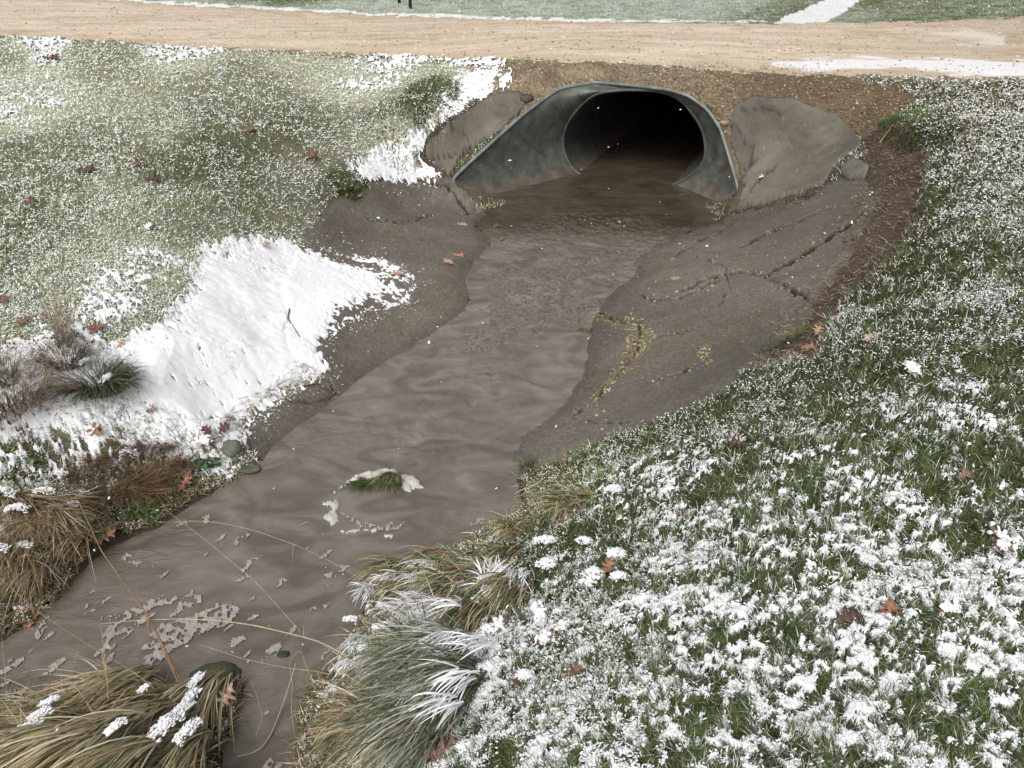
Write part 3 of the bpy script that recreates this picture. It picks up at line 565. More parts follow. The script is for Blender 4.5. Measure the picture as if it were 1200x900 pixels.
def tube(pts, rad, sides=6):
    P = np.asarray(pts, float); n_ = len(P); r_ = np.broadcast_to(np.asarray(rad, float), (n_,)); T = np.gradient(P, axis=0); T /= np.linalg.norm(T, axis=1)[:, None] + 1e-9
    up = np.tile([.13, .27, .95], (n_, 1)); Sx = np.cross(T, up); Sx /= np.linalg.norm(Sx, axis=1)[:, None] + 1e-9; Ux = np.cross(Sx, T)
    t = np.arange(sides) / sides * 2 * math.pi
    V = P[:, None] + (np.cos(t)[None, :, None] * Sx[:, None] + np.sin(t)[None, :, None] * Ux[:, None]) * r_[:, None, None]
    i, j = np.meshgrid(np.arange(n_ - 1), np.arange(sides), indexing='ij'); i = i.ravel(); j = j.ravel(); k = (j + 1) % sides
    Q = np.stack([i * sides + j, i * sides + k, (i + 1) * sides + k, (i + 1) * sides + j], 1)
    V = np.vstack([V.reshape(-1, 3), P[:1], P[-1:]]); c0, c1 = n_ * sides, n_ * sides + 1; j = np.arange(sides); k = (j + 1) % sides
    T0 = np.stack([k, j, np.full(sides, c0)], 1); T1 = np.stack([j + (n_ - 1) * sides, k + (n_ - 1) * sides, np.full(sides, c1)], 1)
    return V, [Q, np.vstack([T0, T1])]
def resample(P, n_):
    P = np.asarray(P, float); s = np.concatenate([[0], np.cumsum(np.linalg.norm(np.diff(P, axis=0), axis=1))]); t = np.linspace(0, s[-1], n_)
    return np.stack([np.interp(t, s, P[:, k]) for k in range(P.shape[1])], 1)
def smoothc(P, it=2):
    P = np.array(P, float)
    for _ in range(it):
        Q = P.copy(); Q[1:-1] = (P[:-2] + 2 * P[1:-1] + P[2:]) / 4; P = Q
    return P

# ---- culvert: galvanised flared end on a corrugated pipe
M_METAL = mat_attr('galvanised steel', .5, 9, .35, .25, 30, .45, bdist=.004)
M_METAL.node_tree.nodes['Principled BSDF'].inputs['Metallic'].default_value = .25
root = empty('culvert', (mc[0], mc[1], -1.1)); setp(root, 'galvanised steel culvert pipe with a flared end under the gravel road', 'culvert')
rl = np.array(root.location)
def on_plane(a, b):      # photograph direction -> upright plane through the pipe mouth
    dx, dy, dz = ray(a, b); o = np.array([mc[0], mc[1]]); t = (o @ back) / (dx * back[0] + dy * back[1]); return np.array([dx * t, dy * t, CAMH + dz * t])
RG = [(700,217),(690,211),(671,198),(660,176),(660,160),(663,148),(671,135),(681,123),(697,110),(718,106),(745,105),(770,106),(786,110),(801,119),(812,133),(821,146),(826,160),(828,178),(824,192),(811,204),(795,214),(780,220)]
ring = smoothc(resample([on_plane(*p) for p in RG], 160), 12)
rimP = smoothc(resample(RIM, 160), 3)
bt = np.linspace(0, 1, 60)[:, None]
A_, B_ = ring[None], rimP[None]; bt3 = bt[:, :, None]
Gd = A_ * (1 - bt3) + B_ * bt3; Gd[:, :, 2] -= .05 * np.sin(bt3[:, :, 0] * math.pi) * np.linspace(1, .2, 160)[None] * .6
def mcol(P, base, amt=.25):
    v = P.reshape(-1, 3); q = fbm(v[:, 0] + v[:, 2] * .7, v[:, 1] + v[:, 2] * 1.3, .25, 4, 3)
    str_ = vnoise(v[:, 0] * 1.0 + v[:, 1], v[:, 2] * .12, .035, 4)
    c = np.array(base)[None] * (1 + (q[:, None] - .5) * 1.1 * amt * 2 + (str_[:, None] - .5) * amt)
    rust = (sstep(.60, .74, vnoise(v[:, 0] + v[:, 2], v[:, 1] + v[:, 2], .09, 8) * .6 + q * .4) * .55)[:, None]; c = c * (1 - rust) + np.array([.085, .062, .045]) * rust
    scr = (vnoise(v[:, 0] * 3 + v[:, 1], v[:, 2] * .4 + v[:, 0], .02, 14) > .93)[:, None]; c = np.where(scr, c * 1.6, c)
    mud = sstep(-.84, -1.0, v[:, 2] + (q - .5) * .15)[:, None] * .6; return c * (1 - mud) + np.array([.13, .10, .075]) * mud
wn = np.cross(np.gradient(Gd, axis=0), np.gradient(Gd, axis=1)); wn /= np.linalg.norm(wn, axis=2)[:, :, None] + 1e-9
part_grid('flared_end', Gd, M_METAL, root, mcol(Gd, (.10, .112, .098)), wn, .006 if (wn[:, :, 2].mean() < 0) else -.006, rl)
v, f = tube(rimP + np.array([0, 0, .006]), .019, 8); mk('rolled_rim', v - rl, f, M_METAL, root, np.tile([.17, .185, .17], (len(v), 1)), True)
v, f = tube(ring - np.append(back, 0) * .012, .017, 8); mk('connecting_band', v - rl, f, M_METAL, root, np.tile([.085, .085, .08], (len(v), 1)), True)
ctr = np.array([mc[0], mc[1], -.62]); full = np.vstack([ring, resample([ring[-1], ring[-1] * .5 + ring[0] * .5 + [0, 0, -.17], ring[0]], 20)[1:]])
LB = 7.0; ns = 360; sb = np.linspace(0, LB, ns)
Bg = np.stack([ctr + (full - ctr) * (1.0 + .011 * math.sin(2 * math.pi * s_ / .068)) + np.append(back, 0) * s_ for s_ in sb])
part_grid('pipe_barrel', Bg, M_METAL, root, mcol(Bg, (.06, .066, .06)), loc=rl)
endc = Bg[-1]; mk('pipe_light_cap', np.vstack([endc, endc.mean(0)[None]]) - rl, [np.stack([np.arange(len(endc) - 1), np.arange(1, len(endc)), np.full(len(endc) - 1, len(endc))], 1)], M_METAL, root, np.tile([.03, .03, .03], (len(endc) + 1, 1)))  # added dark cap, blocks background light at the far end of the barrel
fl_a = resample([ring[0], ring[-1]], 20); fl_b = resample([RIM[0], RIM[-1]], 20); Fg = np.stack([fl_a * (1 - t) + fl_b * t for t in np.linspace(0, 1, 8)]); Fg[:, :, 2] = np.minimum(Fg[:, :, 2], -1.075) - .01
part_grid('floor_plate', Fg, M_METAL, root, mcol(Fg, (.13, .14, .13)), loc=rl)
# bolts along the connecting band
for k in range(16, 150, 16):
    b0 = ring[k]; v, f = tube([b0 - np.append(back, 0) * .005, b0 - np.append(back, 0) * .034], [.011, .009], 6); mk('bolt', v - rl, f, M_METAL, root, np.tile([.16, .15, .14], (len(v), 1)))

# ---- broken paving slabs either side of the culvert
def slab(poly, label, lift, thick, base, cr=(), amp=3, tilt=0, seed=0):
    s_ = sdist(poly, px, py, 40) + (fbm(wx, wy, .09, 3, 60 + seed) - .5) * amp
    m_ = s_ < 0; q = fc(m_); cc = [px[m_].mean(), py[m_].mean()]; g = hit(*cc)
    c_ = np.full(px.shape, 40.)
    for ln in cr: c_ = np.minimum(c_, ldist(ln, wpx, wpy, 30) / 1.8)
    k_ = 1 - sstep(.2, .9, c_)
    zz = wz + lift + (fbm(wx, wy, .5, 2, 31 + seed) - .5) * .03 + (fbm(wx, wy, .06, 2, 33 + seed) - .5) * .008 - .03 * k_ - .005 * sstep(-2, 0, s_) + (rs - .5) * .003
    t = .6 * fbm(wx, wy, .35, 4, 70 + seed) + .4 * fbm(wx * .4 + wy, wy - wx * .5, .12, 4, 76 + seed); col = mixc(np.array(base) * .72 + np.zeros(px.shape + (3,)), np.array(base) * 1.35, np.clip((t - .33) * 3.0, 0, 1))
    col = mixc(col, L3(.085, .085, .045) + np.zeros(px.shape + (3,)), sstep(.5, .7, fbm(wx, wy, .25, 3, 80 + seed)) * .35)
    col = mixc(col, L3(.04, .03, .02) + np.zeros(px.shape + (3,)), k_ * .8) * (.8 + .25 * rs[..., None] + .15 * rs2[..., None])
    col = np.where((rs2 > .94)[..., None], col * 1.6, col)
    o = sheet('paving_slab', q, zz, col, M_SLAB, True, thick, (g[0], g[1], g[2]))
    return setp(o, label, 'paving slab')
slab(SLAB_L, 'long narrow broken slab leaning along the left wing of the culvert', .045, .13, (.12, .105, .083), seed=1, cr=[[(497,186),(520,192),(545,178)], [(524,150),(545,160),(552,176)]])
slab(SLAB_R, 'largest broken slab, smooth grey brown, sloping up beside the right rim of the culvert', .05, .15, (.115, .103, .083), seed=2, cr=[[(855,150),(866,158),(880,178),(878,198),(868,212),(870,226)], [(868,135),(890,130),(915,140)], [(880,230),(890,215),(905,200)]])
slab(SLAB_S, 'small flat slab fragment at the outer corner of the largest broken slab', .05, .08, (.13, .12, .10), amp=3, seed=3)

# ---- stones
def rock(name, c, r, label, cat, base, seed, sink=.3, moss=0, mat=None, parent=None, flat=1.0):
    n1, n2 = 28, 18; u = np.linspace(0, 2 * math.pi, n1 + 1)[:-1]; v_ = np.linspace(0, math.pi, n2)
    U_, V_ = np.meshgrid(u, v_, indexing='ij'); dx = np.sin(V_) * np.cos(U_); dy = np.sin(V_) * np.sin(U_); dz = np.cos(V_)
    k = 1 + .55 * (fbm(dx * 1.3 + seed * 3.1 + dz, dy * 1.3 + dz * .7, .8, 3, seed) - .5) + .18 * (fbm(dx + dz * .6, dy - dz * .5, .22, 3, seed + 2) - .5)
    k = np.minimum(k, 1.06)      # planed faces
    k[:, 0] = k[:, 0].mean(); k[:, -1] = k[:, -1].mean()
    P = np.stack([dx * r[0] * k, dy * r[1] * k, np.clip(dz * k, -1, .82 * flat) * r[2]], 2)
    V = P.reshape(-1, 3); i, j = np.meshgrid(np.arange(n1), np.arange(n2 - 1), indexing='ij'); i = i.ravel(); j = j.ravel(); i2 = (i + 1) % n1
    Q = np.stack([i * n2 + j, i * n2 + j + 1, i2 * n2 + j + 1, i2 * n2 + j], 1)
    q = fbm(V[:, 0] + V[:, 2], V[:, 1] + V[:, 2], .05, 4, seed); C = np.array(base)[None] * (.6 + .9 * q[:, None])
    if moss: t = sstep(.42, .62, fbm(V[:, 0], V[:, 1] + V[:, 2], .06, 3, seed + 8))[:, None] * moss; C = C * (1 - t) + np.array([.05, .065, .02]) * t
    o = mk(name, V, [Q], mat or M_STONE, parent, C, True)
    o.location = (c[0], c[1], c[2] + r[2] * (1 - sink) * .6) if parent is None else (0, 0, 0)
    if label: setp(o, label, cat)
    return o
rock('stone', hit(617, 119), (.075, .06, .055), 'dark purplish stone beside the upper end of the left slab', 'stone', (.07, .05, .05), 3, .1)
rock('stone', hit(272, 530), (.062, .06, .055), 'smooth grey stone under dark red leaves at the left water edge', 'stone', (.13, .135, .12), 5, .2, .3)
rock('stone', hit(288, 551), (.085, .05, .022), 'flat mossy stone at the foot of the smooth grey stone', 'stone', (.10, .10, .075), 6, .2, .6)
rock('stone', hitw(252, 792) + [0, 0, -.03], (.115, .075, .05), 'dark mossy boulder just breaking the water behind the straw tussock', 'stone', (.05, .055, .042), 7, .35, .6)
rock('stone', hitw(332, 767) + [0, 0, -.01], (.03, .02, .016), 'tiny dark stone poking out of the water right of the mossy boulder', 'stone', (.04, .045, .045), 8, .3)
rock('stone', hit(848, 146), (.045, .04, .03), 'small tan stone in the gravel outside the right rim', 'stone', (.30, .22, .15), 9, .2)
rock('stone', hit(793, 328), (.05, .035, .02), 'small pale brown stone lying on the pavement near the right shore', 'stone', (.22, .19, .15), 10, .2)

# grassy hummock in mid stream with an icy collar
g0 = hitw(447, 570)
hm = empty('stream_hummock', g0); setp(hm, 'grassy hummock with a crust of ice standing in mid stream', 'hummock')
rock('rock', g0, (.11, .04, .012), None, None, (.075, .075, .055), 12, .3, .5, parent=hm)
def ribbon_heap(pts, rr, hh, seed, n_=44):
    P = resample(pts, n_); t = np.linspace(0, 1, n_); ww = rr * (.5 + .9 * vnoise(t * 6, t * 0 + seed, 1.0, seed)) * np.clip(np.sin(t * math.pi) * 2.2, .15, 1); T = np.gradient(P, axis=0); T /= np.linalg.norm(T, axis=1)[:, None]; Nn = np.stack([-T[:, 1], T[:, 0], T[:, 0] * 0], 1)
    kk = np.linspace(-1, 1, 9); G = P[:, None] + Nn[:, None] * (kk[None, :, None] * ww[:, None, None] * (1 + .35 * (rng.random((n_, 9, 1)) - .5)))
    G[:, :, 2] += (1 - kk[None] ** 2) * hh * (.6 + .8 * vnoise(P[:, 0:1] + kk[None] * .02, P[:, 1:2], .02, seed)) - .004
    return G
def W3(l): return [hitw(a, b) for a, b in l]
CR_ICE = [[(383,581),(395,573),(410,561),(428,553),(440,551),(462,549),(470,556),(484,558),(493,563),(496,572),(484,574),(482,579),(472,574),(470,566),(458,560),(440,560),(425,562),(405,571),(394,578)],
          [(376,588),(396,586),(399,592),(396,598),(398,612),(390,617),(384,613),(378,606),(388,598),(386,593),(376,593)], [(398,622),(415,620),(446,619),(446,624),(425,623),(402,625)], [(448,630),(455,625),(463,627),(461,632),(450,632)]]
icol = L3(.50, .49, .45) * (.6 + .35 * rs[..., None] + .3 * fbm(wx, wy, .03, 2, 67)[..., None])
for _p, _t in zip(CR_ICE, (.026, .01, .006, .006)):
    ice_m = sdist(_p, pxw, pyw, 20) + (fbm(wx, wy, .02, 3, 66) - .5) * 6
    _o = sheet('ice_crust', fc(ice_m < 0), W(wx, wy) + .004 + _t * sstep(0, -5, ice_m) * (.5 + .7 * fbm(wx, wy, .018, 2, 68)), icol, M_FOAM, True, .012, tuple(g0)); _o.parent = hm; _o.location = (0, 0, 0)
def tuft_geo(c, R, n_, L_, cols, el=(.7, 1.4), bend=(.6, 1.8), wid=(.002, .004), az=None, azs=3.2, seg=4, tip=1.15, dome=0.0):
    a = rng.uniform(0, 2 * math.pi, n_); rr = np.sqrt(rng.random(n_)); Rx, Ry = (R, R) if np.isscalar(R) else R
    x = c[0] + np.cos(a) * rr * Rx; y = c[1] + np.sin(a) * rr * Ry; z = np.full(n_, c[2]) + dome * (1 - rr ** 2)
    if dome is None: pass
    az_ = a + rng.normal(0, .5, n_) if az is None else az + rng.normal(0, azs, n_)
    c1 = pick(n_, cols, .3)
    return blades(np.stack([x, y, z], 1), az_, rng.uniform(L_[0], L_[1], n_), rng.uniform(*el, n_), rng.uniform(*bend, n_), rng.uniform(*wid, n_), c1 * .6, c1 * tip, seg)
v, f, c = merge([tuft_geo(hitw(460, 558) + [0, 0, .02], (.05, .02), 420, (.08, .20), GREEN[:4] + STRAW[:1], (.0, .6), (.2, .7), (.002, .0045), az=math.radians(262), azs=.4),
                 tuft_geo(hitw(430, 566) + [0, 0, .012], (.07, .02), 240, (.05, .13), GREEN[:4], (.0, .5), (.2, .6), (.002, .004), az=math.radians(250), azs=.5)])
mk('grass_tuft', v - g0, f, M_BLADE, hm, c)

# ---- tussocks
def tussock(label, base, cat, specs, name='grass_tussock', snow=None, group=None):
    """specs: (kind, tuft_geo kwargs); each spec is its own part"""
    o = empty(name, base); setp(o, label, cat, group)
    for pn, gs in specs:
        for g_ in ([[g] for g in gs] if pn == 'snow_streak' else [gs]):
            v, f, c = merge([tuft_geo(**g) for g in g_]); mk(pn, v - np.asarray(base), f, M_BLADE, o, c)
    if snow:
        for (a, b, up, L_, az, w_) in snow:
            p0 = hit(a, b) + [0, 0, up]; m_ = int(rng.integers(170, 220)); u_ = np.clip(rng.normal(0, w_ * 1.4, m_), -w_ * 2.2, w_ * 2.2); t_ = np.clip(rng.normal(0, w_ * .55, m_), -w_, w_)
            pp = np.stack([p0[0] + u_ * math.cos(az) - t_ * math.sin(az), p0[1] + u_ * math.sin(az) + t_ * math.cos(az), p0[2] + .012 - 6 * t_ * t_ * 2 - 5 * u_ * u_ + rng.uniform(-.008, .004, m_)], 1); r_ = rng.uniform(.0022, .0055, m_)
            v, f, c = pads(pp, r_, rng.uniform(1.2, L_, m_), az + rng.normal(0, .35, m_), r_ * rng.uniform(.35, .7, m_), pick(m_, [(.86, .87, .88)], .03))
            mk('snow_cover', v - np.asarray(base), f, M_SNOW, o, c, True)
    return o
D = math.radians
b = hit(112, 462)
tussock('dark green grass tussock at the edge of the smooth snow patch', b, 'grass tussock',
  [('leaves', [dict(c=hit(118, 458) + [0, 0, .0], R=(.13, .09), n_=1000, L_=(.14, .26), cols=[(.04, .06, .028), (.055, .08, .04), (.09, .10, .055), (.16, .16, .10)], el=(.8, 1.5), bend=(1.2, 2.6), wid=(.003, .006)),
               dict(c=hit(78, 428), R=(.11, .08), n_=520, L_=(.12, .22), cols=[(.04, .05, .028), (.10, .08, .05), (.14, .10, .06)], el=(.9, 1.5), bend=(.6, 2.0), wid=(.002, .004))])],
  snow=[(130, 455, .07, 4, D(260), .02), (105, 440, .09, 4, D(250), .015), (140, 480, .02, 3, D(280), .02), (92, 470, .04, 3, D(240), .02)])
b = hit(78, 408)
tussock('upright bunch of thin pale dead stalks rising behind the dark green tussock', b, 'dead stalks',
  [('stalks', [dict(c=b, R=(.06, .04), n_=110, L_=(.25, .55), cols=[(.36, .27, .18), (.28, .2, .13), (.45, .36, .26)], el=(1.3, 1.62), bend=(0, .35), wid=(.0016, .0028), seg=5)])], name='dead_stalk_bunch')
b = hit(8, 490)
tussock('tall russet brown dead weed clump at the left edge above the bank', b, 'dead weeds',
  [('stems', [dict(c=hit(5, 470), R=(.22, .22), n_=1800, L_=(.14, .34), cols=BROWN, el=(.4, 1.4), bend=(.2, 2.0), wid=(.0015, .003)),
              dict(c=hit(-40, 450), R=(.16, .16), n_=500, L_=(.12, .30), cols=BROWN, el=(.6, 1.4), bend=(.2, 1.6), wid=(.0015, .003))]),
   ('green_leaves', [dict(c=hit(10, 452), R=(.05, .05), n_=60, L_=(.12, .24), cols=GREEN, el=(.9, 1.4), bend=(.8, 1.8), wid=(.003, .005))])], name='dead_weed_clump')
b = hit(130, 575)
tussock('low tangle of dark brown dead stems on the bank above the green weeds', b, 'dead weeds',
  [('stems', [dict(c=hit(135, 570), R=(.22, .12), n_=1500, L_=(.08, .22), cols=BROWN + BROWN + STRAW[3:], el=(.1, .9), bend=(-.2, 1.3), wid=(.0015, .003)),
              dict(c=hit(95, 545), R=(.10, .07), n_=380, L_=(.06, .15), cols=BROWN + STRAW[3:], el=(.1, .9), bend=(0, 1.2), wid=(.0015, .003)),
              *[dict(c=hit(a_, b_) + [0, 0, .02], R=(.08, .05), n_=200, L_=(.10, .24), cols=[(.12, .065, .04), (.17, .10, .06), (.08, .05, .035), (.26, .19, .12)], el=(-.1, .8), bend=(0, 1.5), wid=(.0022, .004), az=D(az_), azs=.8, seg=4) for a_, b_, az_ in ((120, 540, 200), (160, 530, 215), (195, 525, 230), (150, 560, 210), (190, 560, 225), (110, 580, 220), (215, 545, 240))],
              dict(c=hit(190, 545), R=(.08, .05), n_=260, L_=(.05, .12), cols=BROWN, el=(.1, .9), bend=(0, 1.2), wid=(.0015, .003))])], name='dead_weed_clump',
  snow=[(95, 583, .03, 2, 0, .025), (150, 535, .03, 2, 0, .03), (70, 560, .03, 2, 0, .02)])
b = hit(40, 640)
tussock('matted brown and straw stems hanging over the water at the left edge', b, 'dead weeds',
  [('stems', [dict(c=hit(30, 600), R=(.20, .10), n_=900, L_=(.10, .24), cols=BROWN[:2] + STRAW + STRAW[:2], el=(-.1, .8), bend=(0, 1.5), wid=(.0016, .0032), az=D(290), azs=.9),
              dict(c=hit(10, 650), R=(.15, .08), n_=700, L_=(.08, .2), cols=BROWN[:2] + STRAW[1:] + GREEN[:2], el=(.0, .9), bend=(.3, 1.9), wid=(.0016, .003), az=D(275), azs=.9)]),
   ('matted_stems', [dict(c=hit(a_, b_) + [0, 0, .04], R=(.09, .05), n_=160, L_=(.12, .30), cols=[(.34, .26, .17), (.26, .18, .11), (.17, .10, .06), (.45, .37, .25)], el=(-.2, .6), bend=(0, 1.2), wid=(.003, .0055), az=D(az_), azs=.6, seg=4)
               for a_, b_, az_ in ((20, 590, 320), (60, 600, 330), (100, 600, 215), (60, 620, 220), (20, 640, 250), (90, 630, 240), (40, 670, 265))]),
   ('green_leaves', [dict(c=hit(20, 690), R=(.14, .05), n_=300, L_=(.05, .13), cols=GREEN + STRAW[3:], el=(.3, 1.2), bend=(.6, 2.2), wid=(.002, .0035), az=D(275), azs=.6)])], name='dead_weed_clump',
  snow=[(30, 622, .14, 2, 0, .022), (36, 662, .12, 2, 0, .018), (6, 665, .12, 2, 0, .024), (60, 600, .13, 2, 0, .022), (10, 600, .13, 2, 0, .03), (90, 610, .10, 2, 0, .016)])
b = hit(150, 602)
tussock('bright green grass tuft hanging at the water edge below the dead stems', b, 'grass tussock',
  [('leaves', [dict(c=hit(155, 600), R=(.07, .04), n_=320, L_=(.05, .13), cols=[(.07, .13, .035), (.10, .17, .05), (.05, .09, .03), (.25, .26, .12)], el=(.5, 1.4), bend=(.8, 2.2), wid=(.002, .004)),
               dict(c=hit(105, 625), R=(.07, .04), n_=160, L_=(.04, .10), cols=GREEN, el=(.5, 1.4), bend=(.8, 2.2), wid=(.002, .0035))])])
# combed straw tussock, bottom left
b = hit(130, 870)
tussock('combed straw coloured tussock with a strip of snow in the bottom left corner', b, 'grass tussock',
  [('leaves', [dict(c=hit(175, 822) + [0, 0, .04], R=(.13, .05), n_=700, L_=(.2, .42), cols=STRAW + [(.2, .2, .10), (.14, .15, .07)], el=(.2, 1.0), bend=(.9, 1.9), wid=(0.0045, 0.0085), az=D(218), azs=.42, seg=6),
               dict(c=hit(235, 815) + [0, 0, .03], R=(.06, .05), n_=380, L_=(.12, .26), cols=STRAW[1:] + [(.16, .17, .08), (.12, .13, .06)], el=(.2, 1.1), bend=(.9, 2.0), wid=(0.0045, 0.0078), az=D(250), azs=.4, seg=6),
               dict(c=hit(90, 850) + [0, 0, .03], R=(.14, .06), n_=560, L_=(.14, .3), cols=STRAW + [(.2, .2, .1)], el=(.1, .9), bend=(.7, 1.6), wid=(0.0045, 0.0078), az=D(215), azs=.5, seg=5),
               dict(c=hit(20, 900) + [0, 0, .02], R=(.16, .1), n_=500, L_=(.1, .25), cols=STRAW + BROWN[:1], el=(.1, .8), bend=(.4, 1.4), wid=(0.0030, 0.0070), az=D(215), azs=.7, seg=4)]),
   ('outer_leaves', [dict(c=hit(a_, b_) + [0, 0, up_], R=(.045, .035), n_=230, L_=(.22, .46), cols=STRAW[:3] + [(.30, .29, .17), (.2, .2, .11), (.40, .34, .2)], el=(.15, .75), bend=(.8, 1.5), wid=(.0055, .010), az=D(az_), azs=.22, seg=6)
               for a_, b_, up_, az_ in ((262, 800, .05, 262), (240, 795, .09, 250), (212, 798, .10, 243), (180, 806, .10, 236), (145, 820, .09, 230), (105, 838, .07, 225), (62, 855, .05, 222), (200, 850, .12, 240), (165, 865, .12, 236), (130, 880, .11, 230), (90, 875, .10, 228), (60, 895, .09, 225), (20, 880, .08, 222), (180, 895, .11, 238), (235, 850, .10, 250), (240, 880, .09, 255))]),
   ('dead_twigs', [dict(c=hit(40, 860) + [0, 0, .05], R=(.15, .08), n_=90, L_=(.15, .4), cols=BROWN + STRAW[3:], el=(-.1, .6), bend=(-.2, .8), wid=(.0015, .003), az=D(30), azs=1.3)])],
  snow=[(238, 828, .15, 3.5, D(250), .014), (232, 850, .16, 3.5, D(250), .018), (222, 868, .17, 3.5, D(245), .022), (205, 885, .17, 3.5, D(240), .028), (230, 890, .16, 3, D(245), .022), (60, 868, .14, 3, D(220), .016), (45, 885, .14, 3, D(220), .022), (70, 850, .13, 3, D(220), .012), (180, 840, .16, 3, D(230), .008), (150, 890, .17, 3, D(230), .014)])
# tussocks along the right shore
b = hit(430, 850)
tussock('overhanging green and straw tussock at the bottom edge beside the water', b, 'grass tussock',
  [('leaves', [dict(c=hit(470, 850) + [0, 0, .0], R=(.10, .09), n_=600, L_=(.16, .32), cols=[(.07, .09, .045), (.11, .12, .07)] + STRAW + BROWN[:2] + [(.14, .16, .08)], el=(.5, 1.2), bend=(1.1, 2.4), wid=(.004, .0075), az=D(190), azs=.55, seg=6),
               dict(c=hit(410, 850) + [0, 0, .0], R=(.05, .08), n_=420, L_=(.10, .2), cols=STRAW + GREEN[:3] + BROWN[:1], el=(.6, 1.3), bend=(1.2, 2.6), wid=(0.0036, 0.0070), az=D(235), azs=.7, seg=6)])],
  snow=[(430, 770, .06, 4, D(200), .012), (455, 800, .05, 4, D(230), .012), (440, 860, .05, 3, D(220), .012)])
b = hit(470, 780)
tussock('mounded green tussock whose arching blades carry long streaks of snow', b, 'grass tussock',
  [('leaves', [dict(c=hit(520, 780) + [0, 0, .0], R=(.10, .08), n_=760, L_=(.16, .32), cols=[(.07, .09, .045), (.10, .12, .07), (.15, .17, .09), (.22, .2, .12), (.36,.38,.32)], el=(.4, 1.2), bend=(.9, 2.2), wid=(.004, .0075), az=D(190), azs=.7, seg=6)]),
   ('outer_leaves', [dict(c=hit(a_, b_) + [0, 0, .03], R=(.06, .05), n_=210, L_=(.16, .34), cols=[(.07, .085, .045), (.10, .12, .07), (.2, .22, .15), (.32, .34, .27), (.15, .16, .10), (.4, .42, .36), (.22, .19, .12)], el=(.2, 1.0), bend=(.9, 1.9), wid=(.0045, .008), az=D(az_), azs=.4, seg=6)
               for a_, b_, az_ in ((545, 770, 195), (560, 800, 205), (540, 830, 215), (500, 830, 225), (500, 780, 200), (520, 860, 230))]),
   ('snow_streak', [dict(c=hit(a_, b_) + [0, 0, .10 + .05 * (a_ > 460)], R=(.05, .028), n_=30, L_=(.04, .13), cols=WHITE, el=(-.1, .6), bend=(.4, 1.2), wid=(.004, .008), az=D(az_), azs=.34, seg=5, tip=1.0)
               for a_, b_, az_ in ((470, 742, 186), (500, 738, 184), (530, 742, 188), (505, 755, 200), (488, 762, 210), (475, 780, 232), (462, 800, 238), (515, 770, 205), (440, 790, 245), (530, 780, 225), (480, 820, 240), (425, 765, 250), (418, 790, 255), (520, 800, 215), (500, 840, 225), (455, 840, 240), (560, 790, 200), (545, 830, 210), (530, 860, 215))]),
   ('snowy_leaves', [dict(c=hit(510, 760) + [0, 0, .012], R=(.08, .06), n_=130, L_=(.12, .24), cols=WHITE, el=(.5, 1.2), bend=(.8, 1.9), wid=(0.0045, 0.0101), az=D(190), azs=.45, seg=6, tip=1.0),
                     dict(c=hit(500, 800) + [0, 0, .012], R=(.05, .05), n_=70, L_=(.10, .2), cols=WHITE, el=(.5, 1.1), bend=(.8, 1.9), wid=(0.0045, 0.0093), az=D(215), azs=.4, seg=6, tip=1.0)])],
  snow=[(450, 745, .05, 4, D(185), .016), (480, 742, .05, 4, D(185), .016), (505, 748, .04, 3, D(190), .02)])
b = hit(500, 700)
tussock('broad snow laden tussock drooping toward the stream above the mounded one', b, 'grass tussock',
  [('leaves', [dict(c=hit(560, 690) + [0, 0, .0], R=(.13, .08), n_=760, L_=(.14, .28), cols=GREEN[:3] + STRAW[:3] + BROWN[:2] + [(.3,.32,.26)], el=(.5, 1.2), bend=(1.0, 2.3), wid=(0.0053, 0.0101), az=D(210), azs=.7, seg=6),
               dict(c=hit(490, 690) + [0, 0, .0], R=(.10, .07), n_=560, L_=(.10, .2), cols=GREEN[:3] + STRAW[:3] + BROWN[:2], el=(.5, 1.2), bend=(1.2, 2.6), wid=(0.0036, 0.0070), az=D(225), azs=.6, seg=6)]),
   ('outer_leaves', [dict(c=hit(a_, b_) + [0, 0, .03], R=(.07, .05), n_=200, L_=(.12, .26), cols=GREEN[:3] + STRAW[:3] + BROWN[:2] + [(.3, .3, .22)], el=(.3, 1.0), bend=(1.0, 2.0), wid=(.004, .007), az=D(az_), azs=.4, seg=6)
               for a_, b_, az_ in ((470, 670, 220), (520, 660, 225), (560, 660, 235), (600, 655, 230), (560, 720, 240), (610, 690, 235))]),
   ('snow_streak', [dict(c=hit(a_, b_) + [0, 0, .085], R=(.045, .025), n_=30, L_=(.04, .11), cols=WHITE, el=(-.1, .7), bend=(.5, 1.3), wid=(.004, .008), az=D(az_), azs=.5, seg=5, tip=1.0)
               for a_, b_, az_ in ((535, 665, 245), (530, 685, 250), (545, 700, 255), (500, 675, 235), (485, 690, 235), (460, 690, 225), (550, 675, 250), (575, 690, 100), (578, 705, 180), (582, 700, 40), (610, 690, 250), (435, 705, 235))]),
   ('snowy_leaves', [dict(c=hit(530, 690) + [0, 0, .015], R=(.13, .07), n_=170, L_=(.08, .18), cols=WHITE, el=(.5, 1.2), bend=(1.0, 2.1), wid=(.0035, .007), az=D(230), azs=.5, seg=6, tip=1.0)])],
  snow=[(540, 700, .06, 4, D(240), .02), (520, 685, .06, 4, D(240), .02), (555, 720, .05, 3, D(240), .02), (580, 745, .03, 2, 0, .018), (490, 670, .06, 4, D(215), .016), (575, 690, .05, 2, 0, .02), (412, 738, .06, 2, 0, .012)])
b = hit(665, 595)
